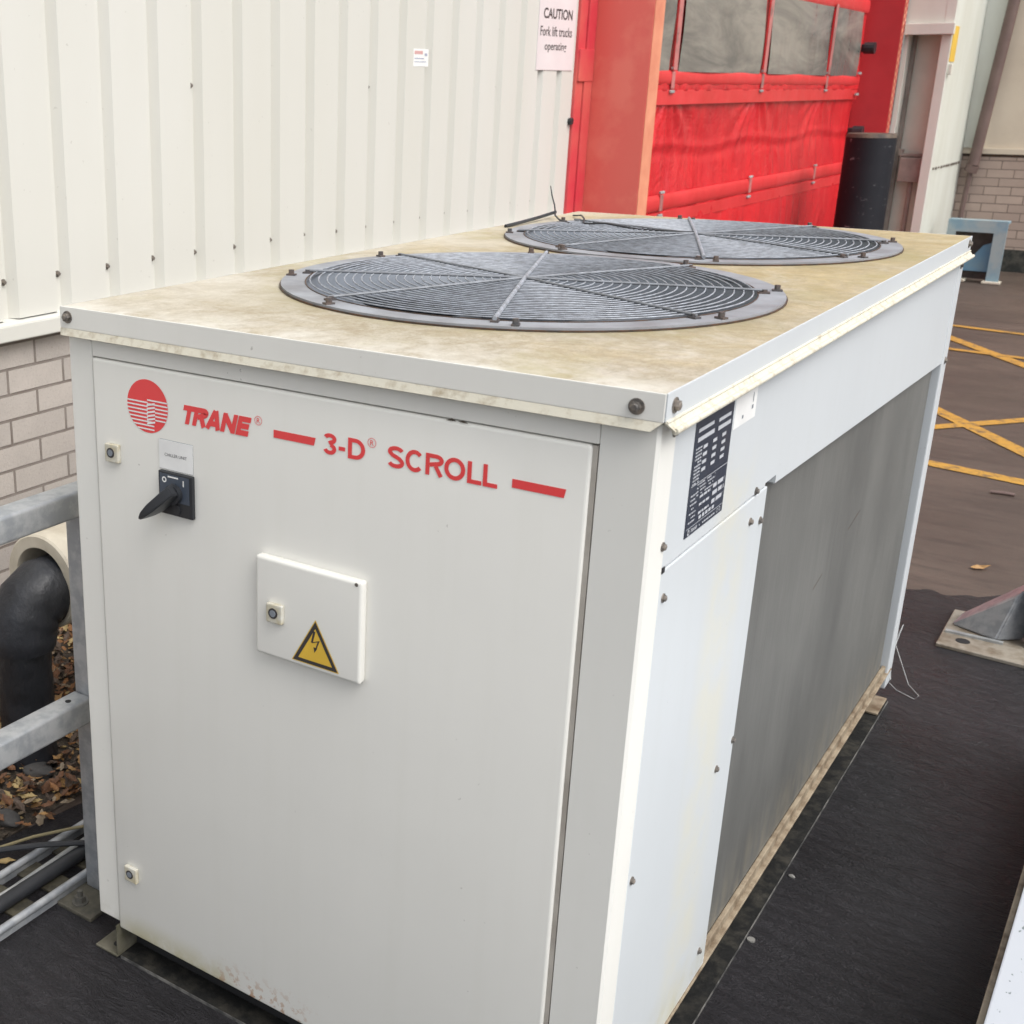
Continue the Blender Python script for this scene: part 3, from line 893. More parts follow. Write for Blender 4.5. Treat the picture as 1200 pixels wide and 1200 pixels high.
obj('lid_lip', lip_front(X0, X1), M['cream'], ch)
bm = NB(); x, h = X1, .0125
hexa(bm, [(x + .009, Y0_ + .014, zc - h - .001), (x + .011, Y0_ + .014, zc - h), (x + .011, Y1 + .002, zc - h), (x + .009, Y1 + .002, zc - h - .001),
          (x - .0008, Y0_ + .002, zc - .001), (x + .0014, Y0_ + .002, zc), (x + .0014, Y1, zc), (x - .0008, Y1, zc - .001)])
tube(bm, [(x + .0095, Y0_ + .015, zc - .0125), (x + .0095, Y1 + .003, zc - .0125)], .0042, 10)
tube(bm, [(x + .002, Y0_ + .004, zc - .0005), (x + .002, Y1 + .002, zc - .0005)], .0022, 8)
obj('lid_lip', bm, M['cream'], ch, smooth=True)

# bolts
def bolt(parent, p, d, r=.0072, h=.005, m='bolt'):
    bm = NB(); hexbolt(bm, p, d, r, h); return obj('bolt', bm, M[m], parent, recalc=True)
for p in ((.012, Y0_ - .0012, 1.171), (.972, Y0_ - .0012, 1.168)): bolt(ch, p, (0, -1, 0), .0068, .006)
for p in ((X1 + .0014, .022, 1.169), (X1 + .0014, 1.985, 1.172)): bolt(ch, p, (1, 0, 0), .0066, .005)
for p in ((1.0, .052, 1.128), (1.0, 1.975, 1.122), (1.0, 1.985, .888), (1.0, .054, .978), (.9995, .078, .900), (.9995, .438, .903), (.9985, .452, .948), (.9995, .492, .89),
          (.9995, .429, .481), (.9995, .076, .470), (.9995, .47, .10), (.9995, .505, .50)):
    bolt(ch, p, (1, 0, 0), .0042 if p[1] < 1.9 else .006, .003)
bm = NB(); box(bm, .9992, 1.0003, .062, .072, .938, .946)
obj('panel_notch', bm, M['dark'], ch)

# name plate
npb = obj('rating_plate', BX(.9986, .9996, .137, .287, .963, 1.125), M['navy'], ch)
npb.data.materials[0] = mat('plate_black', (.022, .03, .048), .4, c2=(.035, .043, .062))
f = lambda u, v: (1.0002, u, v)
bm = NB()
random.seed(11)
def words(u0, u1, v, h, dens=.85):
    u = u0
    while u < u1:
        L = random.uniform(.3, 1.4) * h * 2.2
        if random.random() < dens: rect(bm, u, min(u + L, u1), v, v + h * .72, f)
        u += L + h * .5
rect(bm, .146, .205, 1.106, 1.111, f); rect(bm, .146, .21, 1.093, 1.099, f); rect(bm, .225, .275, 1.104, 1.109, f); rect(bm, .225, .277, 1.092, 1.098, f)
for r_ in range(4):
    for cidx in range(3): rect(bm, .172 + cidx * .037, .188 + cidx * .037, 1.079 - r_ * .0105, 1.084 - r_ * .0105, f)
for r_ in range(11): words(.143, .168, 1.083 - r_ * .0048, .003)
rect(bm, .140, .284, 1.0335, 1.0345, f)
for r_ in range(4): words(.165, .235, 1.030 - r_ * .005, .0028)
for r_ in range(7): words(.143, .168, 1.019 - r_ * .0062, .003)
for v_ in (1.009, .998, .986):
    words(.18, .222, v_, .005, 1); words(.232, .279, v_ + .001, .0085, 1)
for i in range(5): rect(bm, .185 + i * .013, .194 + i * .013, .9835 - .0055, .9885 - .0055, f)
rect(bm, .139, .284, .9745, .9753, f)
add_text(bm, 'TRANE', .158, .182, .9665, .9715, f, .03, .2)
ringshape(bm, .149, .969, .0022, .0042, f, 16)
words(.19, .255, .9675, .003)
ringshape(bm, .263, .9695, .0022, .0032, f, 14); ringshape(bm, .273, .9695, .0022, .0032, f, 14)
obj('plate_print', bm, mat('plate_print', (.5, .52, .55), .4), npb, recalc=False)
wl = obj('side_sticker', BX(.9986, .9990, .296, .393, 1.077, 1.124), M['whitep'], ch)
for q in ((.33, .336, 1.086, 1.091), (.372, .379, 1.092, 1.098), (.374, .377, 1.102, 1.116)):
    bm = NB(); rect(bm, *q, lambda u, v: (.9993, u, v)); obj('sticker_print', bm, M['shroud'], wl, recalc=False)

# ---- fan openings
th0 = R(110)
for idx, fy in enumerate((f1, f2)):
    g = obj('fan_guard', (lambda b: (annulus(b, FX, fy, ZT + .001, ZT + .0065, .392, FR), b)[1])(NB()), M['ring'], ch)
    bm = NB()
    annulus(bm, FX, fy, ZT + .0008, ZT + .003, FR, FR + .0025)
    annulus(bm, FX, fy, ZT + .0068, ZT + .0078, .392, .394)
    obj('ring_edge', bm, M['darkbolt'], g)
    bm = NB()
    nr = 24
    for k in range(nr):
        r = .385 - k * .0155
        if r < .025: break
        m_ = 72 if r > .15 else 40
        dz = ZT + .010 + .004 * (1 - r / .385)
        tube(bm, [(FX + r * math.cos(2 * PI * i / m_), fy + r * math.sin(2 * PI * i / m_), dz) for i in range(m_)], .0013, 6, closed=True)
    obj('guard_ring_wires', bm, M['wire'], g, smooth=True)
    for q in range(4):
        a = th0 + q * PI / 4 + (R(1.5) if idx else 0)
        d = Vector((math.cos(a), math.sin(a), 0))
        bm = NB()
        c0 = Vector((FX, fy, ZT + .016))
        pts = [c0 + d * t_ + Vector((0, 0, -.004 * (abs(t_) / .4))) for t_ in (-.408, -.2, 0, .2, .408)]
        tube(bm, pts, .0037 if q == 0 else .0024, 8)
        obj('guard_spoke', bm, M['wire'] if q == 0 else M['spoke'], g, smooth=True)
    for q in range(8):
        a = th0 + q * PI / 4
        for (da, rr, hh, w_) in ((0, .403, .0075, .009), (R(4.5), .427, .011, .0085)):
            bm = NB()
            p = Vector((FX + rr * math.cos(a + da), fy + rr * math.sin(a + da), ZT + .006))
            hexa(bm, [p + Vector((math.cos(a) * u - math.sin(a) * v, math.sin(a) * u + math.cos(a) * v, z)) for z in (0, .0035) for (u, v) in ((-w_, -w_ * .7), (w_, -w_ * .7), (w_, w_ * .7), (-w_, w_ * .7))])
            cyl(bm, p + Vector((0, 0, .0035)), p + Vector((0, 0, hh)), .0052, 6)
            obj('guard_clamp' if da == 0 else 'guard_bolt', bm, M['clamp'], g)
    # shroud cylinder and fan
    bm = NB()
    n2 = 72
    zz_ = [(HR - .001, ZT - .001), (HR - .012, ZT - .03), (.372, ZT - .06), (.372, ZT - .2)]
    rg = [[bm.verts.new((FX + r * math.cos(2 * PI * i / n2), fy + r * math.sin(2 * PI * i / n2), z)) for i in range(n2)] for r, z in zz_]
    for A, B in zip(rg, rg[1:]):
        for i in range(n2): bm.faces.new((A[i], A[(i + 1) % n2], B[(i + 1) % n2], B[i]))
    obj('fan_shroud', bm, M['shroud'], ch, smooth=True)
    bm = NB(); cyl(bm, (FX, fy, ZT - .13), (FX, fy, ZT - .045), .075, 32); cyl(bm, (FX, fy, ZT - .045), (FX, fy, ZT - .035), .06, 32, .03)
    fan = obj('fan', bm, M['blade'], ch, smooth=True)
    for q in range(6):
        a0 = q * PI / 3 + .4 + idx * .5
        bm = NB(); ni, nj = 8, 8
        Gd = []
        for i in range(ni + 1):
            r = .07 + (.362 - .07) * i / ni
            row = []
            for j in range(nj + 1):
                a = a0 + (j / nj - .5) * (.78 - .1 * i / ni) + .35 * (i / ni) ** 1.5
                z = ZT - .125 + .075 * (j / nj) - .01 * math.sin(PI * j / nj)
                row.append(bm.verts.new((FX + r * math.cos(a), fy + r * math.sin(a), z)))
            Gd.append(row)
        for i in range(ni):
            for j in range(nj): bm.faces.new((Gd[i][j], Gd[i + 1][j], Gd[i + 1][j + 1], Gd[i][j + 1]))
        bl_ = obj('blade', bm, M['blade'], fan, smooth=True)
        sm = bl_.modifiers.new('t', 'SOLIDIFY'); sm.thickness = .003
    bm = NB(); cyl(bm, (FX, fy, ZT - .24), (FX, fy, ZT - .235), .375, 48)
    obj('plenum_floor', bm, M['dark'], ch)

# ---- door furniture
fr = front(-.0007)
lg = NB(); cx, cz, rr = .1755, 1.0455, .0435
lg.faces.new([lg.verts.new((cx + rr * math.cos(2 * PI * i / 64), -.0005, cz + rr * math.sin(2 * PI * i / 64))) for i in range(64)])
logo = obj('round_emblem', lg, M['redp'], dr, recalc=False)
bm = NB()
pitch = .0062
zt = 1.0515
def chord(z): return math.sqrt(max(rr * rr - (z - cz) ** 2, 0))
f2_ = front(-.0009)
for i in range(8):          # left stripes, reaching the slanted figure
    z = zt - i * pitch; xl = cx - chord(z); xr = cx + .001 - i * .0000 + (.013 if i > 4 else 0)
    poly(bm, [(xl, z - .0012), (xr, z - .0012), (xr, z + .0012), (xl, z + .0012)], f2_)
for i in range(6):          # right stripes, offset half a step up
    z = zt + .0045 - i * pitch; xr = cx + chord(z); xl = cx + .0 if i < 2 else cx + .0165
    poly(bm, [(xl, z - .0012), (xr, z - .0012), (xr, z + .0012), (xl, z + .0012)], f2_)
for i in range(6):          # hatched figure one in the middle
    z = zt - .001 - i * .0060
    poly(bm, [(cx - .001, z - .0048), (cx + .0165, z - .0006), (cx + .0165, z + .0026), (cx - .001, z - .0018)], front(-.0011))
obj('emblem_stripes', bm, M['whitep'], logo, recalc=False)
def arc(cx, cy, rx, ry, a0, a1, n=14): return [(cx + rx * math.cos(R(a0 + (a1 - a0) * i / n)), cy + ry * math.sin(R(a0 + (a1 - a0) * i / n))) for i in range(n + 1)]
def stroke(bm, pts, w, fn, closed=False):
    """flat ribbon of width w along a polyline, mitred"""
    P = [Vector(p) for p in pts]; n = len(P); L_, R_ = [], []
    for i in range(n):
        if closed: d0, d1 = P[i] - P[i - 1], P[(i + 1) % n] - P[i]
        else:
            d0 = P[i] - P[i - 1] if i else P[1] - P[0]
            d1 = P[i + 1] - P[i] if i < n - 1 else P[-1] - P[-2]
        d0.normalize(); d1.normalize()
        t_ = (d0 + d1).normalized(); nr_ = Vector((-t_.y, t_.x)); k = min(1 / max(nr_.dot(Vector((-d0.y, d0.x))), .35), 2.2)
        L_.append(bm.verts.new(fn(*(P[i] + nr_ * w / 2 * k)))); R_.append(bm.verts.new(fn(*(P[i] - nr_ * w / 2 * k))))
    for i in range(n if closed else n - 1):
        j_ = (i + 1) % n
        bm.faces.new((L_[i], R_[i], R_[j_], L_[j_]))
def glyph(ch_, w, wd):
    """strokes of a grotesque capital, cap height 1, total width wd"""
    h = w / 2
    if ch_ == 'T': return [[(0, 1 - h), (wd, 1 - h)], [(wd / 2, 1 - w), (wd / 2, 0)]]
    if ch_ == 'L': return [[(h, 1), (h, h), (wd, h)]]
    if ch_ == 'E': return [[(wd, 1 - h), (h, 1 - h), (h, h), (wd, h)], [(w, .5), (wd * .94, .5)]]
    if ch_ == 'N': return [[(h, 0), (h, 1)], [(wd - h, 0), (wd - h, 1)], [(h * 1.05, 1 - h * .7), (wd - h * 1.05, h * .7)]]
    if ch_ == 'A': return [[(h * .9, 0), (wd / 2 - h * .15, 1)], [(wd - h * .9, 0), (wd / 2 + h * .15, 1)], [(wd * .25, .30), (wd * .75, .30)]]
    if ch_ == 'R':
        b0 = wd - .28 - h * .6
        bowl = [(w, 1 - h), (b0, 1 - h)] + arc(b0, .74 - h * .1, .28 - h * .4 + h * .6 - h * .4, .26 - h * .9, 90, -90, 12)[1:] + [(w, .48)]
        return [[(h, 0), (h, 1)], bowl, [(b0 - .02, .46), (wd - h * .9, .0)]]
    if ch_ == 'D':
        b0 = wd * .42
        return [[(h, 0), (h, 1)], [(w, 1 - h), (b0, 1 - h)] + arc(b0, .5, wd - b0 - h, .5 - h, 90, -90, 18)[1:] + [(w, h)]]
    if ch_ == 'O': return [('c', arc(wd / 2, .5, wd / 2 - h, .515 - h, 0, 360 - 360 / 33, 32))]
    if ch_ == 'C': return [arc(wd / 2 + .01, .5, wd / 2 - h, .515 - h, 42, 318, 26)]
    if ch_ == 'S':
        rx = wd / 2 - h
        return [arc(wd / 2, .745, rx * .96, .27 - h, 18, 200, 14) + [(wd * .30, .585), (wd * .52, .515), (wd * .72, .44)] + arc(wd / 2, .262, rx, .277 - h, 28, -163, 16)]
    if ch_ == '3':
        return [arc(wd / 2 - .01, .75, wd / 2 - h, .265 - h, 160, -78, 14) + [(wd * .42, .525)], arc(wd / 2 - .01, .27, wd / 2 - h, .285 - h, 82, -165, 16)]
    if ch_ == '-': return [[(0, .38), (wd, .38)]]
def word(bm, spec, w, u0, v0, H, y, shear=0, sx=1.0):
    u = 0; k = 0
    for ch_, wd, gap in spec:
        for st_ in glyph(ch_, w, wd):
            cl_ = isinstance(st_, tuple) and st_[0] == 'c'
            if cl_: st_ = st_[1]
            yy = y - k * .00003; k += 1
            stroke(bm, st_, w, lambda a_, b_, uu=u, yy=yy: (u0 + (uu + a_) * H * sx + shear * b_ * H, yy, v0 + b_ * H), cl_)
        u += wd + gap
    return u0 + u * H * sx
bm = NB()
word(bm, [('T', .86, -.07), ('R', .95, -.02), ('A', 1.0, .03), ('N', .98, .06), ('E', .82, 0)], .285, .2455, .0293 + 1.0, .0305, -.0007, .26, .945)
obj('brand_lettering', bm, M['redp'], dr, recalc=False)
bm = NB()
for (u, v) in ((.3985, 1.0575), (.5985, 1.0575)):
    bm = NB()
    ringshape(bm, u, v, .0062, .0070, fr, 28)
    add_text(bm, 'R', u - .0028, u + .0032, v - .0038, v + .0038, fr)
    obj('registered_mark', bm, M['redp'], dr, recalc=False)
bm = NB(); poly(bm, [(.427, 1.0365), (.500, 1.0365), (.503, 1.0485), (.427, 1.0485)], fr)
obj('red_dash', bm, M['redp'], dr, recalc=False)
bm = NB(); poly(bm, [(.8145, 1.0345), (.887, 1.0345), (.8895, 1.0465), (.8145, 1.0465)], fr)
obj('red_dash', bm, M['redp'], dr, recalc=False)
bm = NB(); word(bm, [('3', .66, .11), ('-', .32, .14), ('D', .84, 0)], .195, .5165, 1.0285, .0305, -.0007, 0, 1.13)
obj('model_lettering', bm, M['redp'], dr, recalc=False)
bm = NB(); word(bm, [('S', .84, .05), ('C', .90, .09), ('R', .84, .055), ('O', .98, .10), ('L', .66, .06), ('L', .66, 0)], .195, .6245, 1.0285, .0305, -.0007, 0, 1.06)
obj('type_lettering', bm, M['redp'], dr, recalc=False)

# switch label and isolator
lb = obj('switch_label', BX(.1985, .2685, -.0014, -.0002, .9485, .9965), M['whitep'], dr)
bm = NB(); add_text(bm, 'CHILLER UNIT', .2105, .2570, .9705, .9755, front(-.0017)); obj('label_print', bm, M['ink'], lb, recalc=False)
bm = NB(); e = .0004
for (a, b_, c, d) in ((.198, .269, .9965, .9972), (.198, .269, .9478, .9484), (.1978, .1984, .9478, .9972), (.2686, .2692, .9478, .9972)): rect(bm, a, b_, c, d, front(-.0006))
obj('label_edge', bm, M['shroud'], lb, recalc=False)
iso = obj('isolator_switch', BX(.2005, .2715, -.0075, -.0, .875, .9465, bev=.002), M['black'], dr)
obj('switch_face', BX(.2045, .2655, -.0085, -.0074, .899, .943), M['navy'], iso)
bm = NB(); fi = front(-.0089)
ringshape(bm, .2145, .9335, .0026, .0048, fi, 20); rect(bm, .2535, .2558, .928, .938, fi); rect(bm, .222, .244, .9385, .941, fi)
obj('switch_print', bm, M['whitep'], iso, recalc=False)
bm = NB(); cyl(bm, (.2365, -.0075, .913), (.2365, -.018, .913), .016, 24); cyl(bm, (.2375, -.0075, .886), (.2375, -.0095, .886), .009, 16)
obj('switch_boss', bm, M['black'], iso, smooth=True)
# lever: pointing down to the left, standing proud of the door
bm = NB()
c0 = Vector((.2415, 0, .9215)); d = Vector((-.0575, 0, -.0530)).normalized(); nrm = Vector((-d.z, 0, d.x))
L = .078
sec = [(-.004, .0125, .012, .030), (.012, .0135, .012, .036), (.045, .0125, .014, .042), (.064, .0085, .018, .044), (L, .0035, .024, .040)]
rings = []
for (t_, hw, ya, yb2) in sec:
    p = c0 + d * t_
    q = [p + nrm * hw + Vector((0, -ya, 0)), p - nrm * hw + Vector((0, -ya, 0)), p - nrm * hw * .6 + Vector((0, -yb2, 0)), p + nrm * hw * .6 + Vector((0, -yb2, 0))]
    rings.append([bm.verts.new(v_) for v_ in q])
for A, B in zip(rings, rings[1:]):
    for i in range(4): bm.faces.new((A[i], A[(i + 1) % 4], B[(i + 1) % 4], B[i]))
bm.faces.new(rings[0]); bm.faces.new(rings[-1][::-1])
bmesh.ops.recalc_face_normals(bm, faces=bm.faces)
bmesh.ops.bevel(bm, geom=bm.edges[:], offset=.0015, segments=2, affect='EDGES')
obj('rotary_handle', bm, M['black'], iso, smooth=True)

def lockset(x, z, y, parent, sub=True):
    l = obj('quarter_turn_lock', BX(x - .0145, x + .0145, y - .0085, y, z - .0155, z + .0155, bev=.002), M['lock'], parent)
    if sub:
        bm = NB(); cyl(bm, (x - .001, y - .0084, z + .001), (x - .001, y - .0092, z + .001), .0085, 24)
        obj('lock_barrel', bm, M['ink'], l)
        bm = NB(); cyl(bm, (x - .001, y - .0093, z + .001), (x - .001, y - .0100, z + .001), .0055, 20); obj('lock_pin', bm, M['shroud'], l)
    return l
lockset(.098, .9555, 0, dr); lockset(.098, .141, 0, dr)
# small access cover
cv = obj('fuse_cover', BX(.404, .598, -.017, -.0002, .689, .852, bev=.006, seg=4), M['paint'], ch, smooth=True)
lockset(.4455, .7665, -.017, cv, False)
bm = NB(); cyl(bm, (.4445, -.0254, .7675), (.4445, -.0264, .7675), .0085, 24); obj('lock_barrel', bm, M['ink'], cv)
bm = NB(); cyl(bm, (.4445, -.0265, .7675), (.4445, -.0272, .7675), .0055, 20); obj('lock_pin', bm, M['shroud'], cv)
tri = [(.477, .6985), (.5595, .6985), (.518, .7705)]
gx, gz = sum(p[0] for p in tri) / 3, sum(p[1] for p in tri) / 3
def tr(k, yy):
    b = NB(); poly(b, [(gx + (p[0] - gx) * k, gz + (p[1] - gz) * k) for p in tri], front(yy)); return b
obj('warning_triangle', tr(1.06, -.0176), M['yellow'], cv, recalc=False)
bm = NB()
o1 = [(gx + (p[0] - gx) * 1.0, gz + (p[1] - gz) * 1.0) for p in tri]; i1 = [(gx + (p[0] - gx) * .76, gz + (p[1] - gz) * .76) for p in tri]
for i in range(3): poly(bm, [o1[i], o1[(i + 1) % 3], i1[(i + 1) % 3], i1[i]], front(-.0179))
poly(bm, [(.5185, .7545), (.5145, .7540), (.5105, .7350), (.5135, .7345)], front(-.0179))
poly(bm, [(.5105, .7350), (.5135, .7345), (.5225, .7385), (.5265, .7415)], front(-.0179))
poly(bm, [(.5265, .7415), (.5225, .7385), (.5185, .7265), (.5205, .7260)], front(-.0179))
poly(bm, [(.5150, .7285), (.5220, .7275), (.5170, .7195)], front(-.0179))
obj('bolt_symbol', bm, M['ink'], cv, recalc=False)
bm = NB(); cyl(bm, (.589, -.0172, .8475), (.589, -.0175, .8475), .003, 12)
obj('cover_chip', bm, M['bolt'], cv)

# ---- loose wires on the lid
wr = thing('cable_tie', 'frayed black cable tie lying on the stained lid beside the rear fan', 'cable tie', (.03, 1.7, ZT))
zl = ZT + .004
bm = NB(); tube(bm, [(.028, 1.50, zl), (.034, 1.58, zl + .004), (.024, 1.70, zl + .006), (.024, 1.80, zl + .012)], .0045, 8)
obj('tie_strap', bm, M['rubber'], wr, smooth=True)
bm = NB(); tube(bm, [(.024, 1.80, zl + .012), (.018, 1.805, zl + .03), (.006, 1.81, zl + .055), (.000, 1.81, zl + .08)], .0020, 6, rs=[.002, .002, .0018, .0012])
tube(bm, [(.024, 1.80, zl + .012), (.06, 1.72, zl + .012), (.10, 1.66, zl + .008), (.16, 1.60, zl + .006)], .0022, 6)
obj('loose_tail', bm, M['rubber'], wr, smooth=True)
w2 = thing('loose_wire', 'thin dark wire sagging across the rear fan grille', 'wire', (.2, 1.6, ZT))
bm = NB(); tube(bm, [(.05, 1.86, zl), (.10, 1.80, zl + .008), (.16, 1.68, zl + .012), (.19, 1.61, zl + .008), (.26, 1.585, zl + .014), (.35, 1.555, zl + .009), (.46, 1.53, zl + .012), (.50, 1.525, zl + .014)], .0024, 6)
obj('wire_strand', bm, M['rubber'], w2, smooth=True)

# ------------------------------------------------------------------ left side: railing frame, duct, pipe, tray
rf = thing('steel_railing', 'galvanised square tube railing standing left of the chiller', 'railing', (-.125, .135, ZG))
obj('post', BX(-.152, -.102, .112, .162, -.058, .80, bev=.005, seg=3), M['grey'], rf, smooth=True)
obj('top_rail', BX(-.155, -.100, -1.6, .165, .771, .822, bev=.007, seg=3), M['grey'], rf, smooth=True)
obj('middle_rail', BX(-.1515, -.1025, -1.6, .1115, .343, .397, bev=.006, seg=3), M['grey'], rf, smooth=True)
bm = NB(); cyl(bm, (-.127, .07, .3968), (-.127, .07, .3978), .006, 12)
obj('vent_hole', bm, M['dark'], rf)
obj('base_plate', BX(-.158, -.062, .035, .20, ZG, -.056, bev=.002), mat('mossy_plate', (.05, .048, .038), .7, c2=(.11, .10, .075), sc=30), rf)
bolt_ = NB(); cyl(bolt_, (-.118, .062, -.056), (-.118, .062, -.053), .017, 20); cyl(bolt_, (-.118, .062, -.053), (-.118, .062, -.041), .0115, 6); cyl(bolt_, (-.118, .062, -.041), (-.118, .062, -.028), .006, 12)
obj('anchor_bolt', bolt_, mat('dull_bolt', (.13, .125, .11), .6, .4), rf)

du = thing('round_duct', 'cream round duct with open ring end behind the galvanised railing', 'duct', (-.645, 1.2, ZG))
bm = NB()
def lathe_y(bm, cx, cz, prof, n=48):
    rg = [[bm.verts.new((cx + r * math.cos(2 * PI * i / n), y, cz + r * math.sin(2 * PI * i / n))) for i in range(n)] for r, y in prof]
    for A, B in zip(rg, rg[1:]):
        for i in range(n): bm.faces.new((A[i], A[(i + 1) % n], B[(i + 1) % n], B[i]))
lathe_y(bm, -.645, .385, [(.085, .62), (.085, .482), (.088, .478), (.115, .478), (.120, .483), (.120, .55), (.118, .56), (.118, 3.2)])
obj('duct_shell', bm, mat('aged_cream_duct', (.58, .53, .43), .5, c2=(.42, .37, .28), sc=9, lo=.45, hi=.75, bm_=.15, bsc=60), du, smooth=True)
bm = NB(); box(bm, -.70, -.60, 1.0, 1.06, ZG, .28); box(bm, -.70, -.60, 2.0, 2.06, ZG, .28)
obj('duct_support', bm, M['galvdull'], du)
bp = thing('insulated_pipe', 'black tape wrapped elbow pipe coming out of the round duct', 'pipe', (-.625, .40, ZG))
pts, rs = [], []
for i in range(15): pts.append((-.628, .392, -.065 + .315 * i / 14)); rs.append(.0665 + .0014 * math.sin(i * 2.1))
pts.append((-.628, .392, .253)); rs.append(.080)
Rb = .085
for i in range(0, 11):
    a = PI / 2 * i / 10
    pts.append((-.628 + .0001 * i, .392 + Rb * (1 - math.cos(a)), .27 + .10 * math.sin(a))); rs.append(.0825 + .0026 * math.sin(i * 2.3))
pts.append((-.632, .8, .375)); rs.append(.082)
bm = NB(); tube(bm, pts, .07, 32, rs=rs)
M['tape'] = mat('black_tape', (.011, .012, .015), .5, c2=(.024, .026, .032), sc=10, bm_=.6, bsc=11, bd=.018, stretch=(1, 1, .6))
obj('wrapped_elbow', bm, M['tape'], bp, smooth=True)

ct = thing('cable_tray', 'low galvanised cable tray with dark cables on the black ground at lower left', 'cable tray', (-.22, -.2, ZG))
XA, XB = -.163, -.300
for xa in (XA, XB):
    bm = NB(); tube(bm, [(xa, -2.2, -.040), (xa, 1.6, -.040)], .0085, 10)
    box(bm, xa - .003, xa + .003, -2.2, 1.6, -.062, -.040)
    obj('side_rail', bm, M['grey'], ct, smooth=True)
bm = NB()
for k in range(38):
    y = -2.15 + k * .1
    box(bm, XB + .004, XA - .004, y, y + .055, -.0625, -.0575)
    
obj('slotted_floor', bm, mat('mossy_tray', (.03, .028, .02), .7, c2=(.085, .075, .05), sc=40), ct)
bc = NB(); tube(bc, [(-.222 + .004 * math.sin(i), -2.2 + i * .2, -.041) for i in range(20)], .016, 12)
hc = obj('thick_cable', bc, M['rubber'], None, smooth=True); tag(hc, 'thick black cable lying in the cable tray', 'cable')
bc = NB(); tube(bc, [(-.262 + .008 * math.sin(i * 1.3), -2.2 + i * .2, -.050) for i in range(20)], .0075, 10)
hc = obj('grey_cable', bc, M['galvdull'], None, smooth=True); tag(hc, 'thin grey cable beside the thick black one in the tray', 'cable')
bc = NB(); tube(bc, [(-.62, -.30, -.058), (-.47, -.06, -.050), (-.372, .055, -.030), (-.33, .13, -.022), (-.285, .205, -.022), (-.20, .34, -.03), (-.1, .5, -.055)], .0035, 8)
hc = obj('tan_cord', bc, mat('tan_cord', (.26, .22, .12), .7), None, smooth=True); tag(hc, 'thin tan cord trailing across the cable tray', 'cord')
bc = NB(); tube(bc, [(-.7, -.1, -.055), (-.5, .0, -.048), (-.352, .05, -.022), (-.29, .11, -.016), (-.235, .165, -.018), (-.12, .3, -.05)], .0065, 8)
hc = obj('black_hose', bc, M['rubber'], None, smooth=True); tag(hc, 'black hose crossing the cable tray beneath the tan cord', 'hose')

# leaves and stones in the bed
random.seed(21)
leafm = []
for i, c in enumerate([(.30, .14, .05), (.42, .24, .09), (.2, .09, .04), (.52, .38, .17), (.36, .28, .19), (.12, .08, .055)]):
    leafm.append(mat('dead_leaf', c, .6, c2=tuple(x * .55 for x in c), sc=40))
def leaf(bm, p, s, rz, tilt, mi):
    cz_, sz_ = math.cos(rz), math.sin(rz)
    out = [(-1, 0), (-.55, .45), (-.1, .38), (.15, .62), (.5, .3), (1.0, .05), (.45, -.32), (.1, -.58), (-.15, -.35), (-.6, -.42)]
    mid = [(-.5, 0), (.4, 0)]
    def P(u, v, dz):
        x, y = u * s, v * s
        zt_ = x * math.sin(tilt) + dz * s
        x *= math.cos(tilt)
        return bm.verts.new((p[0] + x * cz_ - y * sz_, p[1] + x * sz_ + y * cz_, p[2] + zt_))
    o = [P(u * random.uniform(.85, 1.1), v * random.uniform(.8, 1.15), .12 + random.uniform(0, .22)) for u, v in out]
    m1, m2 = P(-.5, 0, 0), P(.4, 0, 0)
    tri_ = [(o[0], o[1], m1), (o[1], o[2], m1), (o[2], m2, m1), (o[2], o[3], m2), (o[3], o[4], m2), (o[4], o[5], m2), (o[5], o[6], m2), (o[6], o[7], m2), (o[7], o[8], m2), (o[8], m1, m2), (o[8], o[9], m1), (o[9], o[0], m1)]
    for t_ in tri_:
        fc = bm.faces.new(t_); fc.material_index = mi
bm = NB()
for k in range(11000):
    x = random.uniform(-1.2, -.40); y = random.uniform(-.6, 3.3)
    if x > -.45 and random.random() < .4: continue
    if y > 1.7 and random.random() < .5: continue
    leaf(bm, (x, y, -.062 + random.uniform(.0, .028)), random.choice([.008, .011, .014, .018, .024]) * random.uniform(.8, 1.2), random.uniform(0, 6.28), random.uniform(-.8, .8), random.choice([0, 0, 1, 2, 2, 3, 4, 5, 5]))
lt = obj('leaf_litter', bm, leafm[0], None, recalc=False)
for m_ in leafm[1:]: lt.data.materials.append(m_)
lt['kind'] = 'stuff'; lt['label'] = 'dead brown and orange leaves covering the gravel bed'; lt['category'] = 'leaves'
def stone(p, s, sc, m, label, name='stone'):
    bm = NB(); bmesh.ops.create_icosphere(bm, subdivisions=3, radius=1)
    for v_ in bm.verts:
        c = v_.co
        k = 1 + .13 * math.sin(c.x * 3.1 + s) * math.cos(c.y * 2.7 + s * 2) + .06 * math.sin(c.z * 6 + c.x * 5 + s)
        v_.co = Vector((c.x * sc[0] * k, c.y * sc[1] * k, c.z * sc[2] * k))
    o = obj(name, bm, m, None, smooth=True); o.location = p; o['label'] = label; o['category'] = 'stone'
    return o
M['stone'] = mat('dark_stone', (.045, .043, .042), .8, c2=(.09, .085, .08), sc=12, bm_=.6, bsc=40, bd=.006)
stone((-.575, .36, -.05), 1.3, (.05, .03, .02), M['stone'], 'large flat dark stone among the dead leaves')
stone((-.47, .17, -.05), 3.7, (.045, .022, .018), M['stone'], 'narrow dark stone at the edge of the leaf bed')
def one_leaf(p, s, rz, mi, label):
    bm = NB(); leaf(bm, (0, 0, 0), s, rz, .1, 0)
    o = obj('fallen_leaf', bm, leafm[mi], None, recalc=False); o.location = p; o['label'] = label; o['category'] = 'leaf'; o['group'] = 'single fallen leaves'
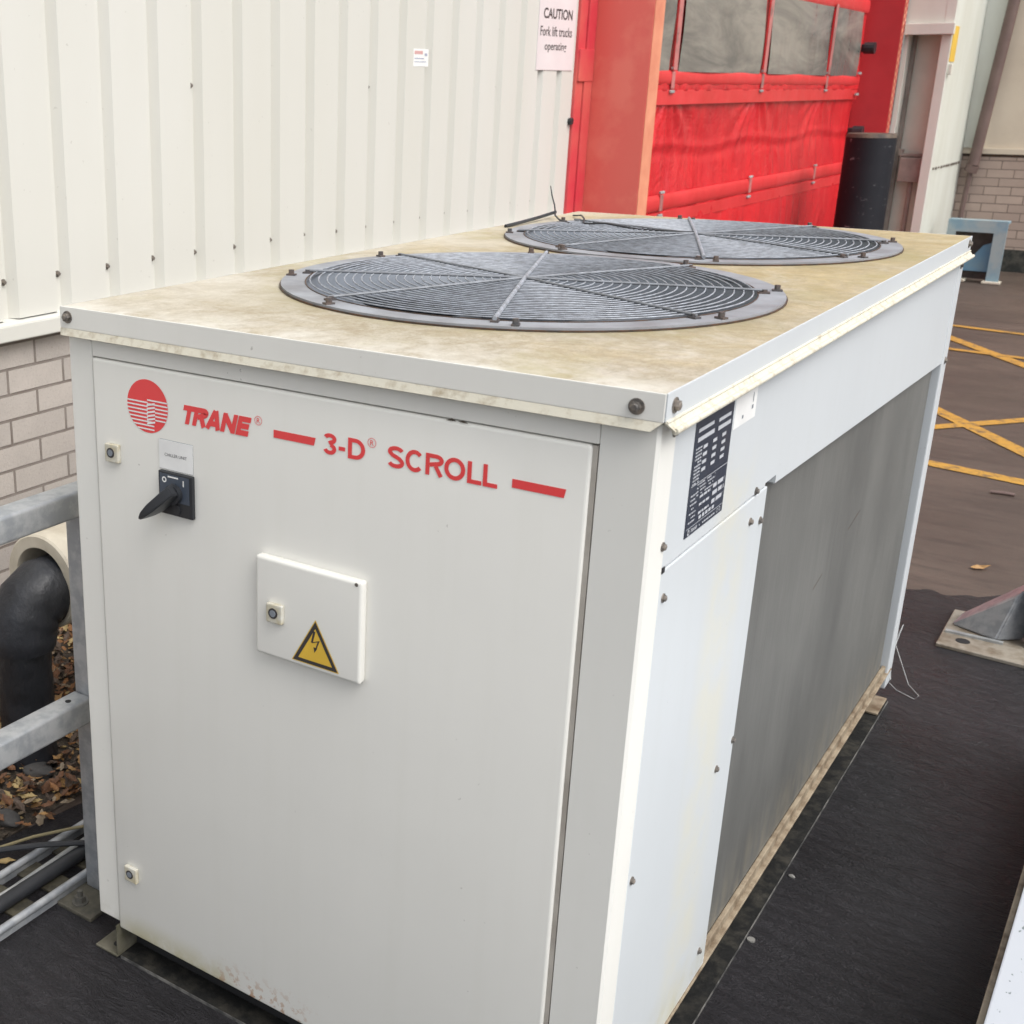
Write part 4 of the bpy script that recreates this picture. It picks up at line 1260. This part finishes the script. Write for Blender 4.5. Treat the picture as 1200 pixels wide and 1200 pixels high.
one_leaf((-.352, .068, ZG + .003), .022, .6, 3, 'single pale yellow leaf on black ground beside the cable tray')
one_leaf((1.036, 3.278, -.066), .034, .5, 1, 'single orange leaf lying on the brown asphalt')

# ------------------------------------------------------------------ right side: post foot, white cover, bits
pf = thing('post_foot', 'galvanised brace and post on a weathered base plate at right edge', 'bracket', (1.3, 2.6, ZG))
bm = NB(); hexa(bm, [(1.037, 2.485, ZG), (1.72, 2.445, ZG), (1.72, 2.80, ZG), (1.035, 2.80, ZG), (1.037, 2.485, -.053), (1.72, 2.445, -.053), (1.72, 2.80, -.053), (1.035, 2.80, -.053)])
bmesh.ops.bevel(bm, geom=bm.edges[:], offset=.002, segments=1, affect='EDGES')
obj('base_plate', bm, mat('weathered_plate', (.27, .24, .195), .6, c2=(.11, .075, .04), sc=13, lo=.45, hi=.68, bm_=.2), pf)
bm = NB()
# folded wedge brace: broad flank facing the unit
a0, a1 = (1.055, 2.655), (1.062, 2.745)
hexa(bm, [(1.05, 2.655, -.050), (1.178, 2.600, -.050), (1.25, 2.66, -.050), (1.06, 2.76, -.050),
          (1.056, 2.662, -.044), (1.215, 2.615, .105), (1.26, 2.70, .150), (1.066, 2.75, -.040)])
bmesh.ops.bevel(bm, geom=bm.edges[:], offset=.005, segments=3, affect='EDGES')
obj('brace', bm, M['grey'], pf, smooth=True)
obj('foot_weld', BX(1.045, 1.20, 2.585, 2.60, -.053, -.046), M['galvdull'], pf)
obj('post', BX(1.252, 1.34, 2.60, 2.70, -.0525, 1.3, bev=.008, seg=3), M['grey'], pf, smooth=True)
bm = NB(); cyl(bm, (1.10, 2.545, -.0527), (1.10, 2.545, -.052), .02, 20)
obj('bolt_hole', bm, M['dark'], pf)

wc = thing('white_cover', 'white speckled sheet metal cover at the lower right corner', 'cover', (1.8, .2, ZG))
def m_speck():
    m, t, b = newmat('speckled_white')
    v = coords(t)
    s_ = ramp(t, noise(t, 105, 2, .4, coords(t, (1, .5, 1))), [(.69, 0), (.73, 1)])
    c = mix(t, math_(t, 'MULTIPLY', s_, .8), mix(t, noise(t, 3, 4, .6, v), (.47, .49, .52), (.41, .43, .46)), (.10, .13, .12))
    t.links.new(c, b.inputs['Base Color']); b.inputs['Roughness'].default_value = .45
    return m
obj('cover_top', BX(1.427, 2.3, -.75, 1.9, ZG + .01, .10, bev=.003), m_speck(), wc)
obj('cover_edge', BX(1.416, 1.4265, -.75, 1.9, ZG + .005, .075, bev=.002), M['rail'], wc)

tw = thing('twisted_wire', 'thin bent wire loop on the black ground at the rear corner of the chiller', 'wire', (1.0, 2.2, ZG))
bm = NB()
tube(bm, [(.985, 2.13, -.05), (.955, 2.245, -.015), (.960, 2.36, .03), (.962, 2.27, 0), (1.03, 2.14, -.055), (1.065, 2.10, -.062), (1.06, 2.07, -.062), (1.01, 2.09, -.058), (.985, 2.11, -.05)], .0013, 6)
obj('wire_strand', bm, M['galvdull'], tw, smooth=True)
bm = NB(); tube(bm, [(.925, 4.262, -.062), (.97, 4.268, -.060), (1.012, 4.274, -.062)], .007, 8)
o = obj('twig', bm, M['brown'], None, smooth=True); tag(o, 'short dark twig on the asphalt below the yellow line', 'twig')
bm = NB(); cyl(bm, (1.015, .779, ZG), (1.015, .779, ZG + .003), .008, 16)
o = obj('metal_disc', bm, M['sumpd'], None); tag(o, 'small pale metal disc on the black ground by the chiller base', 'disc'); recentre(o, (1.015, .779, ZG))
stone((1.02, 1.04, ZG + .002), 2.2, (.007, .005, .004), M['sumpd'], 'tiny pale pebble on the black ground beside the chiller', 'pebble')
